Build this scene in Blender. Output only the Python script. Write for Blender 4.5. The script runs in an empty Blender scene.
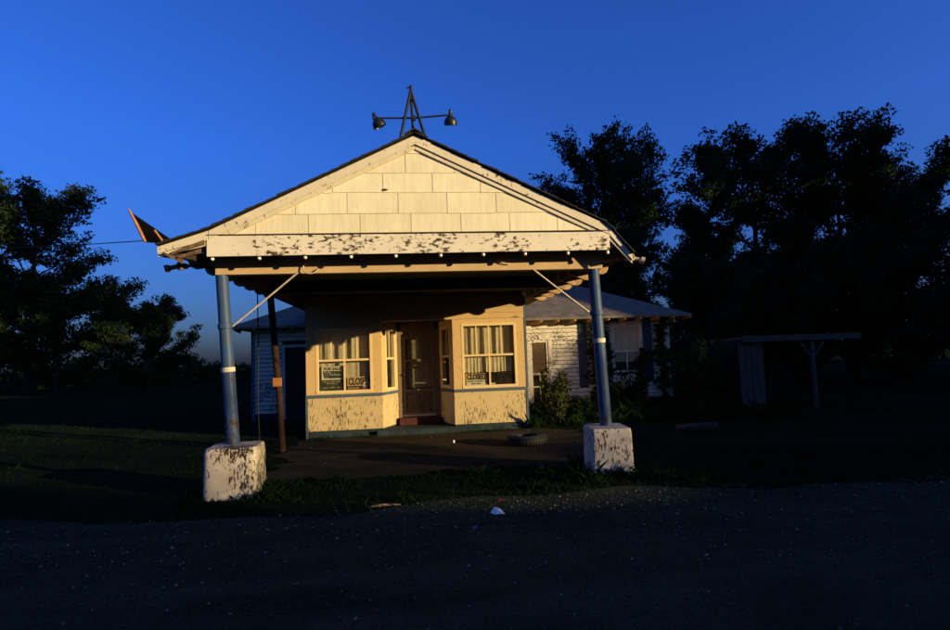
import bpy, math, random
import numpy as np
from mathutils import Vector, Matrix

random.seed(7)
rng = np.random.default_rng(7)
R = math.radians
scene = bpy.context.scene
col = scene.collection

# ------------------------------------------------------------------ camera
YAW, PITCH, ROLL = 0.10845, 0.0714, 0.03553
cam_d = bpy.data.cameras.new("camera")
cam_d.sensor_width = 36.0
cam_d.lens = 567.796 / 950.0 * 36.0
cam_d.clip_start = 0.05
cam_d.clip_end = 3000
cam = bpy.data.objects.new("camera", cam_d)
col.objects.link(cam)
_F = Vector((math.sin(YAW) * math.cos(PITCH), math.cos(YAW) * math.cos(PITCH), math.sin(PITCH)))
_Rt = Vector((math.cos(YAW), -math.sin(YAW), 0))
_U = _Rt.cross(_F)
_R2 = _Rt * math.cos(ROLL) - _U * math.sin(ROLL)
_U2 = _U * math.cos(ROLL) + _Rt * math.sin(ROLL)
_m = Matrix((_R2, _U2, -_F)).transposed().to_4x4()
_m.translation = Vector((-0.079, 0, 1.65))
cam.matrix_world = _m
scene.camera = cam

# ------------------------------------------------------------------ sky and sun
SUN_AZ, SUN_EL = R(55), R(8.6)          # behind the camera, to its right
SX, SY, SZ = math.sin(SUN_AZ), -math.cos(SUN_AZ), math.tan(SUN_EL)
world = bpy.data.worlds.new("World")
scene.world = world
world.use_nodes = True
wn, wl = world.node_tree.nodes, world.node_tree.links
wn.clear()
w_out = wn.new("ShaderNodeOutputWorld")
w_bg = wn.new("ShaderNodeBackground")
w_sky = wn.new("ShaderNodeTexSky")
w_sky.sky_type = 'NISHITA'
w_sky.sun_disc = False
w_sky.sun_elevation = SUN_EL
w_sky.sun_rotation = R(180) - SUN_AZ
w_sky.altitude = 200
w_sky.air_density = 1.0
w_sky.dust_density = 2.4
w_sky.ozone_density = 6.0
w_mx = wn.new("ShaderNodeMix")            # slide film renders the whole sky bluer
w_mx.data_type = 'RGBA'
w_mx.blend_type = 'MULTIPLY'
w_mx.inputs[0].default_value = 1.0
w_tc = wn.new("ShaderNodeTexCoord")
w_dot = wn.new("ShaderNodeVectorMath")
w_dot.operation = 'DOT_PRODUCT'
w_dot.inputs[1].default_value = (SX, SY, 0)
wl.new(w_tc.outputs['Generated'], w_dot.inputs[0])
w_rp = wn.new("ShaderNodeValToRGB")       # deep blue away from the sun, warm on its side
w_rp.color_ramp.elements[0].position = 0.60
w_rp.color_ramp.elements[0].color = (1.05, 1.38, 2.5, 1)
w_rp.color_ramp.elements[1].position = 0.92
w_rp.color_ramp.elements[1].color = (1.15, 1.0, .75, 1)
w_mr = wn.new("ShaderNodeMapRange")
w_mr.inputs['From Min'].default_value = -1
wl.new(w_dot.outputs['Value'], w_mr.inputs['Value'])
wl.new(w_mr.outputs[0], w_rp.inputs[0])
w_sp = wn.new("ShaderNodeSeparateXYZ")
wl.new(w_tc.outputs['Generated'], w_sp.inputs[0])
w_el = wn.new("ShaderNodeMapRange")       # haze greys the whole sky towards the horizon
w_el.inputs['From Min'].default_value = 0.0
w_el.inputs['From Max'].default_value = 0.34
wl.new(w_sp.outputs['Z'], w_el.inputs['Value'])
w_hz = wn.new("ShaderNodeMix")
w_hz.data_type = 'RGBA'
w_hz.inputs[6].default_value = (0.92, 0.80, 1.12, 1)
wl.new(w_el.outputs[0], w_hz.inputs[0])
wl.new(w_rp.outputs[0], w_hz.inputs[7])
wl.new(w_hz.outputs[2], w_mx.inputs[7])
wl.new(w_sky.outputs[0], w_mx.inputs[6])
wl.new(w_mx.outputs[2], w_bg.inputs['Color'])
w_bg.inputs['Strength'].default_value = 0.084
wl.new(w_bg.outputs[0], w_out.inputs['Surface'])

sun_d = bpy.data.lights.new("sun", 'SUN')
sun_d.energy = 5.0
sun_d.angle = R(0.5)
sun_d.color = (1.0, 0.765, 0.385)
sun = bpy.data.objects.new("sun", sun_d)
col.objects.link(sun)
sun.rotation_euler = Vector((-SX * math.cos(SUN_EL), -SY * math.cos(SUN_EL), -math.sin(SUN_EL))).to_track_quat('-Z', 'Y').to_euler()
sun.location = (30, -30, 20)

vs = scene.view_settings
vs.view_transform = 'Standard'
vs.look = 'None'
vs.exposure = 0.33
vs.gamma = 1.0
vs.use_curve_mapping = False
scene.cycles.max_bounces = 6
scene.cycles.transparent_max_bounces = 12
scene.cycles.use_denoising = True


# ------------------------------------------------------------------ materials
class NT:
    def __init__(s, name):
        s.m = bpy.data.materials.new(name)
        s.m.use_nodes = True
        s.t = s.m.node_tree
        s.t.nodes.clear()
        s.out = s.n("ShaderNodeOutputMaterial")

    def n(s, typ, **kw):
        nd = s.t.nodes.new(typ)
        for k, v in kw.items():
            if hasattr(nd, k) and not k.startswith('i_'):
                setattr(nd, k, v)
        return nd

    def l(s, a, b):
        s.t.links.new(a, b)

    def coord(s, scale=(1, 1, 1), rnd=True):
        tc = s.n("ShaderNodeTexCoord")
        mp = s.n("ShaderNodeMapping")
        mp.inputs['Scale'].default_value = scale
        s.l(tc.outputs['Object'], mp.inputs['Vector'])
        return mp.outputs[0]

    def noise(s, vec, scale, detail=6, rough=.6, dist=0.0):
        nd = s.n("ShaderNodeTexNoise")
        nd.inputs['Scale'].default_value = scale
        nd.inputs['Detail'].default_value = detail
        nd.inputs['Roughness'].default_value = rough
        nd.inputs['Distortion'].default_value = dist
        s.l(vec, nd.inputs['Vector'])
        return nd.outputs['Fac']

    def ramp(s, fac, stops, interp='LINEAR'):
        r = s.n("ShaderNodeValToRGB")
        r.color_ramp.interpolation = interp
        while len(r.color_ramp.elements) < len(stops):
            r.color_ramp.elements.new(0.5)
        for e, (p, c) in zip(r.color_ramp.elements, stops):
            e.position = p
            e.color = (*c, 1) if not isinstance(c, (int, float)) else (c, c, c, 1)
        s.l(fac, r.inputs[0])
        return r.outputs[0]

    def mix(s, fac, a, b, blend='MIX'):
        nd = s.n("ShaderNodeMix", data_type='RGBA', blend_type=blend)
        for sock, v in ((nd.inputs[0], fac), (nd.inputs[6], a), (nd.inputs[7], b)):
            if isinstance(v, (int, float)):
                sock.default_value = v
            elif isinstance(v, tuple):
                sock.default_value = (*v, 1)
            else:
                s.l(v, sock)
        return nd.outputs[2]

    def math(s, op, a, b=0.0):
        nd = s.n("ShaderNodeMath", operation=op)
        for sock, v in ((nd.inputs[0], a), (nd.inputs[1], b)):
            if isinstance(v, (int, float)):
                sock.default_value = v
            else:
                s.l(v, sock)
        return nd.outputs[0]

    def bsdf(s, color, rough=.7, spec=.3, metal=0, bump=None, bstr=.3, bdist=.01):
        b = s.n("ShaderNodeBsdfPrincipled")
        for nm, v in (('Base Color', color), ('Roughness', rough), ('Metallic', metal)):
            if isinstance(v, tuple):
                b.inputs[nm].default_value = (*v, 1)
            elif isinstance(v, (int, float)):
                b.inputs[nm].default_value = v
            else:
                s.l(v, b.inputs[nm])
        b.inputs['Specular IOR Level'].default_value = spec
        if bump is not None:
            bp = s.n("ShaderNodeBump")
            bp.inputs['Strength'].default_value = bstr
            bp.inputs['Distance'].default_value = bdist
            s.l(bump, bp.inputs['Height'])
            s.l(bp.outputs[0], b.inputs['Normal'])
        s.l(b.outputs[0], s.out.inputs['Surface'])
        return b

    def rnd(s):
        return s.n("ShaderNodeObjectInfo").outputs['Random']


def paint(name, col1, under, thr=.62, stretch=(1, 1, 1), scale=14, patch=1.2, patch_amt=.25, soft=.03,
          dirt=(.55, .47, .36), dirt_amt=.35, rough=.7, var=.08, fine=60):
    """old paint that flakes off what lies under it"""
    n = NT(name)
    co = n.coord()
    cs = n.coord(stretch)
    big = n.noise(co, patch, 3, .5)
    sm = n.noise(cs, scale, 7, .65, .3)
    v = n.math('ADD', sm, n.math('MULTIPLY', n.math('SUBTRACT', big, .5), patch_amt * 2))
    mask = n.ramp(v, [(thr - soft, 0), (thr + soft, 1)])
    base = n.mix(n.math('MULTIPLY', n.ramp(n.noise(co, 3.1, 5, .6), [(.35, 0), (.75, 1)]), dirt_amt), col1, dirt)
    rv = n.math('ADD', n.math('MULTIPLY', n.rnd(), var), 1 - var)
    base = n.mix(1.0, base, n.ramp(rv, [(0, 0), (1, 1)]), 'MULTIPLY')
    und = n.mix(n.noise(cs, fine, 4, .6), under, tuple(c * .45 for c in under))
    c = n.mix(mask, base, und)
    h = n.math('SUBTRACT', n.math('MULTIPLY', n.noise(cs, fine * 1.5, 3, .6), .3), mask)
    n.bsdf(c, rough, .25, 0, h, .35, .004)
    return n.m


def plain(name, c, rough=.7, spec=.3, metal=0, var=.25, scale=9, bump=.2):
    n = NT(name)
    co = n.coord()
    f = n.noise(co, scale, 6, .65)
    cc = n.mix(n.ramp(f, [(.3, 0), (.7, 1)]), tuple(x * (1 - var) for x in c), tuple(min(1, x * (1 + var)) for x in c))
    n.bsdf(cc, rough, spec, metal, n.noise(co, scale * 6, 4), bump, .003)
    return n.m


M = {}
WOOD = (.13, .085, .05)
M['shingle_siding'] = paint('shingle_siding', (.86, .80, .60), (.42, .36, .26), .74, (1, 1, 1), 22, 2.0, .12, .03,
                            (.62, .52, .34), .55, .8, .14, 45)
def siding():
    n = NT('siding_old')
    co = n.coord()
    r = n.rnd()
    sh = n.n("ShaderNodeVectorMath", operation='MULTIPLY_ADD')
    n.l(r, sh.inputs[0])
    sh.inputs[1].default_value = (17, 5, 9)
    n.l(co, sh.inputs[2])
    v = sh.outputs[0]
    mp = n.n("ShaderNodeMapping")
    mp.inputs['Scale'].default_value = (9, 1, .7)
    n.l(v, mp.inputs['Vector'])
    streak = n.ramp(n.noise(mp.outputs[0], 2.4, 5, .65), [(.42, 0), (.78, 1)])
    cloud = n.ramp(n.noise(v, 2.6, 5, .6), [(.3, 0), (.75, 1)])
    speck = n.ramp(n.noise(v, 38, 4, .7), [(.63, 0), (.70, 1)])
    base = n.mix(r, (.80, .73, .52), (.90, .84, .62))
    base = n.mix(n.math('MULTIPLY', cloud, .45), base, (.66, .56, .36))
    base = n.mix(n.math('MULTIPLY', streak, .34), base, (.45, .37, .24))
    base = n.mix(n.math('MULTIPLY', speck, .55), base, (.30, .24, .16))
    mg = n.n("ShaderNodeMapping")
    mg.inputs['Scale'].default_value = (55, 1, 3)
    n.l(v, mg.inputs['Vector'])
    h = n.math('ADD', n.math('MULTIPLY', n.noise(mg.outputs[0], 2.2, 3, .6), .7), n.noise(v, 5, 3))
    n.bsdf(base, .8, .2, 0, h, .55, .006)
    return n.m


M['siding_old'] = siding()
M['fascia'] = paint('fascia', (.78, .71, .57), (.10, .065, .05), .575, (.6, 1, 1.2), 19.0, 1.0, .40, .03, (.55, .45, .33), .4, .7, .03, 50)
M['rake'] = paint('rake', (.76, .68, .52), (.16, .10, .06), .64, (1, 1, 1), 16, 2.2, .2, .03, (.5, .40, .28), .4, .7, .08, 60)
M['bay_panel'] = paint('bay_panel', (.60, .45, .23), (.13, .075, .04), .585, (3.2, 3.2, .62), 12, 1.6, .16, .02, (.42, .33, .2), .45, .7, .05, 40)
M['bay_wall'] = paint('bay_wall', (.64, .42, .18), (.16, .09, .05), .645, (2.2, 2.2, .8), 12, 1.8, .17, .02, (.45, .34, .2), .45, .7, .05, 40)
M['window_paint'] = paint('window_paint', (.78, .57, .29), (.2, .13, .08), .70, (1, 1, 1), 20, 2, .12, .03, (.5, .4, .25), .3, .6, .04, 60)
M['clapboard'] = paint('clapboard', (.80, .73, .60), (.10, .075, .055), .60, (.7, 1, 1.2), 26, 1.3, .34, .04, (.4, .36, .3), .5, .75, .16, 50)
M['header_board'] = paint('header_board', (.62, .41, .18), (.15, .09, .05), .66, (.35, 1, 1.4), 10, 1.2, .2, .03, (.42, .3, .18), .5, .75, .12, 50)
M['beam'] = paint('beam', (.60, .42, .24), (.14, .08, .05), .68, (.3, 1, 1.5), 8, 1.1, .15, .03, (.36, .22, .12), .5, .75, .05, 50)
M['blue_trim'] = paint('blue_trim', (.085, .12, .17), (.06, .055, .05), .64, (.5, .5, 1), 12, 1.5, .2, .03, (.05, .06, .07), .4, .6, .06, 50)
M['blue_post'] = paint('blue_post', (.03, .078, .20), (.075, .032, .018), .60, (1.6, 1.6, .8), 13, 1.0, .22, .02, (.06, .07, .095), .85, .5, .02, 60)
M['white_band'] = paint('white_band', (.7, .62, .45), (.12, .06, .03), .66, (1, 1, 1), 20, 2, .15, .03)
M['block_paint'] = paint('block_paint', (.74, .66, .56), (.085, .052, .032), .575, (1.4, 1.4, .55), 24, 2.4, .24, .025, (.44, .31, .2), .6, .85, .03, 35)
M['block_chipped'] = paint('block_chipped', (.74, .64, .50), (.07, .045, .03), .545, (1.4, 1.4, .55), 27, 2.6, .26, .03, (.40, .29, .18), .6, .85, .03, 35)
M['dark_wood'] = plain('dark_wood', (.045, .036, .028), .85, .2, 0, .4, 12)
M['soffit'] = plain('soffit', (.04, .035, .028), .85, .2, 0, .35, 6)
M['raw_wood'] = plain('raw_wood', (.42, .27, .15), .8, .2, 0, .35, 14)
M['shaded_raw'] = plain('shaded_raw', (.16, .10, .06), .9, .1, 0, .5, 14)  # raw wood copy with the eave corner's shade put into its colour
M['tail_wood'] = plain('tail_wood', (.46, .29, .15), .8, .2, 0, .4, 10)
M['roof_shingle'] = plain('roof_shingle', (.028, .026, .025), .95, .2, 0, .5, 20, .5)
M['tar_paper'] = plain('tar_paper', (.005, .005, .005), 1.0, .0, 0, .4, 10)
M['steel_dark'] = plain('steel_dark', (.012, .015, .015), .6, .4, .3, .4, 18)
M['lamp_enamel'] = plain('lamp_enamel', (.012, .018, .018), .4, .5, .2, .4, 18)
M['rod_metal'] = plain('rod_metal', (.60, .50, .36), .55, .4, .2, .3, 20)
M['porcelain'] = plain('porcelain', (.85, .78, .62), .35, .5, 0, .1, 20)
M['door_wood'] = paint('door_wood', (.13, .10, .06), (.06, .04, .025), .6, (1, 1, .6), 14, 1.5, .2, .03, (.1, .07, .04), .5)
M['door_trim'] = paint('door_trim', (.19, .14, .085), (.1, .06, .035), .66, (1, 1, .6), 14, 1.5, .2, .03, (.2, .14, .08), .5)
M['red_step'] = plain('red_step', (.075, .02, .014), .75, .3, 0, .4, 8)
M['blue_concrete'] = plain('blue_concrete', (.022, .034, .04), .9, .2, 0, .5, 6, .4)
M['curtain'] = plain('curtain', (.52, .43, .27), .95, .1, 0, .15, 5)
M['blind'] = plain('blind', (.30, .25, .17), .9, .1, 0, .2, 5)
M['brown_screen'] = plain('brown_screen', (.10, .065, .04), .9, .2, 0, .3, 16)
M['interior'] = plain('interior', (.035, .03, .025), .95, .1, 0, .4, 3)
M['sign_white'] = plain('sign_white', (.62, .56, .40), .6, .3, 0, .08, 4)
M['sign_green'] = plain('sign_green', (.012, .035, .026), .6, .3, 0, .2, 4)
M['ink'] = plain('ink', (.012, .012, .012), .6, .3, 0, .2, 4)
M['sign_tan'] = plain('sign_tan', (.50, .33, .13), .6, .3, 0, .12, 6)
M['badge_red'] = plain('badge_red', (.30, .06, .03), .6, .3, 0, .12, 6)
M['rubber'] = plain('rubber', (.012, .012, .013), .7, .35, 0, .4, 25)
M['paper'] = plain('paper', (.8, .8, .82), .8, .2, 0, .06, 20)
M['orange_plate'] = plain('orange_plate', (.36, .14, .035), .6, .3, 0, .2, 15)
M['pole_wood'] = plain('pole_wood', (.032, .014, .008), .85, .2, 0, .4, 12)
M['metal_roof'] = plain('metal_roof', (.17, .14, .105), .7, .25, .0, .35, 3.5)
M['shutter_blue'] = plain('shutter_blue', (.07, .10, .16), .7, .3, 0, .3, 10)
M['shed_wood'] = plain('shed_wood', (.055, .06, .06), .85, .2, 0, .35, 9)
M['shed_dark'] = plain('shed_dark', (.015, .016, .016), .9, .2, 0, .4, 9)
M['bark'] = plain('bark', (.04, .032, .025), .95, .1, 0, .4, 6, .6)
M['wire'] = plain('wire', (.015, .015, .015), .7, .3, 0, .2, 20)
M['orange_wood'] = plain('orange_wood', (.42, .19, .09), .8, .2, 0, .35, 14)


def glass_mat():
    n = NT('window_glass')
    tr = n.n("ShaderNodeBsdfTransparent")
    tr.inputs[0].default_value = (.86, .88, .86, 1)
    gl = n.n("ShaderNodeBsdfGlossy")
    gl.inputs['Roughness'].default_value = .03
    co = n.coord()
    bp = n.n("ShaderNodeBump")
    bp.inputs['Strength'].default_value = .06
    bp.inputs['Distance'].default_value = .02
    n.l(n.noise(co, 3.5, 2), bp.inputs['Height'])
    n.l(bp.outputs[0], gl.inputs['Normal'])
    lw = n.n("ShaderNodeLayerWeight")
    lw.inputs[0].default_value = .5
    fr = n.n("ShaderNodeMath", operation='MULTIPLY_ADD')
    fr.inputs[1].default_value = .75
    fr.inputs[2].default_value = .04
    n.l(n.math('POWER', lw.outputs['Facing'], 4.0), fr.inputs[0])
    mx = n.n("ShaderNodeMixShader")
    n.l(fr.outputs[0], mx.inputs[0])
    n.l(tr.outputs[0], mx.inputs[1])
    n.l(gl.outputs[0], mx.inputs[2])
    df = n.n("ShaderNodeBsdfDiffuse")
    df.inputs[0].default_value = (.35, .28, .2, 1)
    m2 = n.n("ShaderNodeMixShader")
    dust = n.ramp(n.noise(co, 9, 6, .7), [(.4, .02), (.85, .16)])
    n.l(dust, m2.inputs[0])
    n.l(mx.outputs[0], m2.inputs[1])
    n.l(df.outputs[0], m2.inputs[2])
    n.l(m2.outputs[0], n.out.inputs['Surface'])
    return n.m


M['glass'] = glass_mat()


def leaf_mat(name, c1, c2):
    n = NT(name)
    co = n.coord()
    f = n.noise(co, 1.6, 4, .6)
    c = n.mix(n.ramp(f, [(.3, 0), (.7, 1)]), c1, c2)
    d = n.n("ShaderNodeBsdfDiffuse")
    n.l(c, d.inputs[0])
    t = n.n("ShaderNodeBsdfTranslucent")
    n.l(c, t.inputs[0])
    mx = n.n("ShaderNodeMixShader")
    mx.inputs[0].default_value = .25
    n.l(d.outputs[0], mx.inputs[1])
    n.l(t.outputs[0], mx.inputs[2])
    n.l(mx.outputs[0], n.out.inputs['Surface'])
    return n.m


M['leaf'] = leaf_mat('leaf_dark', (.018, .034, .016), (.03, .05, .02))
M['leaf_b'] = leaf_mat('leaf_mid', (.022, .042, .018), (.04, .06, .022))
M['leaf_bush'] = leaf_mat('leaf_bush', (.04, .06, .02), (.085, .085, .03))
M['grass'] = leaf_mat('grass_blade', (.008, .022, .007), (.020, .034, .011))


def ground_mats():
    n = NT('field_soil')
    co = n.coord()
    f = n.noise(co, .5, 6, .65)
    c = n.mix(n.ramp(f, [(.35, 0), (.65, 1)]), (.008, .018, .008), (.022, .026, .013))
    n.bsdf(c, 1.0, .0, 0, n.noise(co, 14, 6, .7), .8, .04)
    M['ground'] = n.m
    n = NT('road_gravel')
    co = n.coord()
    vo = n.n("ShaderNodeTexVoronoi")
    vo.inputs['Scale'].default_value = 42
    n.l(co, vo.inputs['Vector'])
    f = n.noise(co, 1.1, 6, .65)
    g = n.noise(co, 55, 4, .7)
    tr = n.noise(n.coord((.25, 1.6, 1)), 1.3, 5, .6)
    f = n.math('ADD', n.math('MULTIPLY', f, .5), n.math('MULTIPLY', tr, .5))
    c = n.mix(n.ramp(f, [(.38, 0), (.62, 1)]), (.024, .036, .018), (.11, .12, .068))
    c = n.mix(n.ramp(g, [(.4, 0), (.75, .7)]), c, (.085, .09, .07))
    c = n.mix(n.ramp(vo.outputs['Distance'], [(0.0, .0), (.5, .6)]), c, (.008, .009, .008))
    n.bsdf(c, 1.0, .02, 0, n.math('SUBTRACT', g, vo.outputs['Distance']), .9, .015)
    M['road'] = n.m
    n = NT('dirt_drive')
    co = n.coord()
    f = n.noise(n.coord((1, 2.2, 1)), .9, 6, .65)
    g = n.noise(co, 40, 5, .7)
    c = n.mix(n.ramp(f, [(.35, 0), (.7, 1)]), (.028, .025, .016), (.068, .05, .03))
    c = n.mix(n.ramp(g, [(.5, 0), (.8, .6)]), c, (.085, .065, .045))
    n.bsdf(c, 1.0, .02, 0, n.math('ADD', g, n.noise(co, 7, 4)), .8, .02)
    M['dirt'] = n.m


ground_mats()

n = NT('pebble')
_c = n.ramp(n.noise(n.coord(), 23.7, 0), [(.3, (.015, .016, .011)), (.66, (.07, .068, .05)), (.80, (.40, .36, .27))])
n.bsdf(_c, .8, .3)
M['pebble'] = n.m


# ------------------------------------------------------------------ mesh helpers
OFF = {}


def empty(name, loc, label=None, cat=None, group=None):
    o = bpy.data.objects.new(name, None)
    o.empty_display_size = .2
    o.location = loc
    col.objects.link(o)
    OFF[o.name] = Vector(loc)
    return tag(o, label, cat, group)


def tag(o, label=None, cat=None, group=None, kind=None):
    for k, v in (('label', label), ('category', cat), ('group', group), ('kind', kind)):
        if v:
            o[k] = v
    return o


class MB:
    def __init__(s):
        s.v, s.f = [], []

    def add(s, vs, fs):
        b = len(s.v)
        s.v += [tuple(x) for x in vs]
        s.f += [tuple(i + b for i in q) for q in fs]
        return s

    def box(s, x0, x1, y0, y1, z0, z1):
        v = [(x, y, z) for x in (x0, x1) for y in (y0, y1) for z in (z0, z1)]
        return s.add(v, [(0, 1, 3, 2), (4, 6, 7, 5), (0, 4, 5, 1), (2, 3, 7, 6), (0, 2, 6, 4), (1, 5, 7, 3)])

    def hexa(s, lo, hi):
        """8 corners: lo = 4 bottom (ccw), hi = 4 top"""
        return s.add(list(lo) + list(hi), [(3, 2, 1, 0), (4, 5, 6, 7), (0, 1, 5, 4), (1, 2, 6, 5), (2, 3, 7, 6), (3, 0, 4, 7)])

    def prism(s, poly, fn0, fn1):
        """poly 2d -> two 3d caps through fn0 / fn1"""
        k = len(poly)
        v = [fn0(*p) for p in poly] + [fn1(*p) for p in poly]
        return s.add(v, [tuple(range(k))[::-1], tuple(range(k, 2 * k))] + [(i, (i + 1) % k, (i + 1) % k + k, i + k) for i in range(k)])

    def tube(s, pts, rad, seg=10, caps=True):
        pts = [Vector(p) for p in pts]
        if not hasattr(rad, '__len__'):
            rad = [rad] * len(pts)
        ref = None
        rings = []
        for i, p in enumerate(pts):
            d = (pts[min(i + 1, len(pts) - 1)] - pts[max(i - 1, 0)]).normalized()
            if ref is None:
                ref = Vector((0, 0, 1)) if abs(d.z) < .9 else Vector((1, 0, 0))
            a = d.cross(ref).normalized()
            b = a.cross(d).normalized()
            ref = b
            rings.append([p + (a * math.cos(2 * math.pi * j / seg) + b * math.sin(2 * math.pi * j / seg)) * rad[i] for j in range(seg)])
        v = [q for r_ in rings for q in r_]
        f = [(i * seg + j, i * seg + (j + 1) % seg, (i + 1) * seg + (j + 1) % seg, (i + 1) * seg + j)
             for i in range(len(pts) - 1) for j in range(seg)]
        if caps:
            f += [tuple(range(seg))[::-1], tuple(range((len(pts) - 1) * seg, len(pts) * seg))]
        return s.add(v, f)

    def lathe(s, base, axis, prof, seg=16):
        """prof: (radius, distance along axis)"""
        base, ax = Vector(base), Vector(axis).normalized()
        a = ax.cross(Vector((0, 0, 1)) if abs(ax.z) < .9 else Vector((1, 0, 0))).normalized()
        b = ax.cross(a)
        v, f = [], []
        for r_, d in prof:
            for j in range(seg):
                t = 2 * math.pi * j / seg
                v.append(base + ax * d + (a * math.cos(t) + b * math.sin(t)) * r_)
        for i in range(len(prof) - 1):
            for j in range(seg):
                f.append((i * seg + j, i * seg + (j + 1) % seg, (i + 1) * seg + (j + 1) % seg, (i + 1) * seg + j))
        return s.add(v, f)

    def build(s, name, mat, parent=None, smooth=False, bevel=0):
        off = OFF[parent.name] if parent else Vector((0, 0, 0))
        me = bpy.data.meshes.new(name)
        me.from_pydata([(x - off.x, y - off.y, z - off.z) for x, y, z in s.v], [], s.f)
        me.materials.append(M[mat] if isinstance(mat, str) else mat)
        if smooth:
            me.shade_smooth()
            me.set_sharp_from_angle(angle=R(40))
        o = bpy.data.objects.new(name, me)
        col.objects.link(o)
        OFF[o.name] = off
        if parent:
            o.parent = parent
        if bevel:
            md = o.modifiers.new('bevel', 'BEVEL')
            md.width = bevel
            md.segments = 2
            md.limit_method = 'ANGLE'
        return o


def numesh(name, V, F, mat, parent=None, loc=None):
    """V (n,3), F (m,k) numpy -> object, fast"""
    me = bpy.data.meshes.new(name)
    V = np.asarray(V, np.float32)
    F = np.asarray(F, np.int32)
    me.vertices.add(len(V))
    me.vertices.foreach_set('co', V.ravel())
    k = F.shape[1]
    me.loops.add(F.size)
    me.loops.foreach_set('vertex_index', F.ravel())
    me.polygons.add(len(F))
    me.polygons.foreach_set('loop_start', np.arange(0, F.size, k, dtype=np.int32))
    me.update(calc_edges=True)
    me.materials.append(M[mat])
    o = bpy.data.objects.new(name, me)
    col.objects.link(o)
    if parent:
        o.parent = parent
    if loc:
        o.location = loc
    return o


# ------------------------------------------------------------------ ground
def sstep(a, b, x):
    t = np.clip((x - a) / (b - a), 0, 1)
    return t * t * (3 - 2 * t)


def shade_bank_height(c):
    """unseen rise of land added behind the camera to keep the low ground shaded"""
    return np.interp(c, [-60, 0, 2.6, 3.8, 4.7, 7.5, 8.8, 11.7, 12.6, 16.0, 16.8, 17.6, 20, 60], [11, 11, 9.0, 6.2, 5.5, 4.95, 5.6, 5.36, 5.5, 5.9, 7.2, 9.5, 14.0, 14.0])


def gh(x, y):
    x = np.asarray(x, float)
    y = np.asarray(y, float)
    z = -.03 * np.clip(x - 5, 0, 14)
    z = z + .02 * np.sin(x * 1.3 + y * .7) * np.sin(y * 1.1 - x * .4) * sstep(13.2, 14, y)
    t = x * SX + y * SY
    c = x * -SY + y * SX
    b = shade_bank_height(c) * sstep(16, 30, t) * (1 - sstep(60, 75, c)) * (1 - sstep(60, 90, t)) * (1 - sstep(40, 60, -c))
    return z + b


gx = np.unique(np.concatenate([np.linspace(-900, -60, 15), np.linspace(-60, 70, 131), np.linspace(70, 900, 15)]))
gy = np.unique(np.concatenate([np.linspace(-900, -60, 15), np.linspace(-60, 60, 121), np.linspace(60, 1500, 22)]))
XX, YY = np.meshgrid(gx, gy)
GV = np.stack([XX, YY, gh(XX, YY)], -1).reshape(-1, 3)
nx = len(gx)
ii, jj = np.meshgrid(np.arange(nx - 1), np.arange(len(gy) - 1))
a0 = (jj * nx + ii).ravel()
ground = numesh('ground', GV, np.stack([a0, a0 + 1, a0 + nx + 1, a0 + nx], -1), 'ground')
ground.data.shade_smooth()
tag(ground, 'dark weedy ground round the closed filling station', 'ground', kind='structure')


def sheet(name, outline, z, mat, label, cat):
    m = MB()
    k = len(outline)
    m.add([(x, y, z) for x, y in outline], [tuple(range(k))])
    o = m.build(name, mat)
    return tag(o, label, cat, kind='structure')


edge = [(x, 6.55 + .22 * math.sin(x * .9) + .12 * math.sin(x * 2.7 + 1) + random.uniform(-.07, .07) - .03 * x) for x in np.arange(-14, 15, .35)]
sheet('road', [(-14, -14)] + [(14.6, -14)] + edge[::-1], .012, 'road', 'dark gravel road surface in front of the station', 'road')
dl = [(-2.45 + .22 * math.sin(y * 2.1) + .1 * math.sin(y * 7 + 1) + random.uniform(-.13, .13), y) for y in np.arange(8.45, 12.9, .09)]
dr = [(3.3 + .4 * math.sin(y * 1.3 + 1) + .12 * math.sin(y * 6) + random.uniform(-.16, .16), y) for y in np.arange(8.4, 12.6, .09)]
top = [(-1, 13.3), (1, 13.3)]
sheet('path', dl[:1] + [(x, 8.25 + .15 * math.sin(x * 2) + .08 * math.sin(x * 7) + random.uniform(-.12, .12)) for x in np.arange(-2.3, 3.3, .09)] + dr + top[::-1] + dl[::-1],
      .008, 'dirt', 'bare brown dirt drive under the canopy', 'path')


# ------------------------------------------------------------------ canopy
YG = 7.4       # gable face
YR = 7.345      # front of the rake boards
canopy = empty('canopy', (0, YG, 0), 'gabled cream canopy with peeling fascia on two blue pipe posts', 'canopy')
APEX = 4.60
PITCH_M = .478
KL, KR = (-2.61, APEX - PITCH_M * 2.61), (2.575, APEX - PITCH_M * 2.575)
TL, TR = (-3.22, 3.15), (2.90, 2.955)


def clip(poly, a, b, c):
    """keep a*x+b*z<=c"""
    out = []
    for i in range(len(poly)):
        p, q = poly[i], poly[(i + 1) % len(poly)]
        dp, dq = a * p[0] + b * p[1] - c, a * q[0] + b * q[1] - c
        if dp <= 0:
            out.append(p)
        if dp * dq < 0:
            t = dp / (dp - dq)
            out.append((p[0] + (q[0] - p[0]) * t, p[1] + (q[1] - p[1]) * t))
    return out


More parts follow.
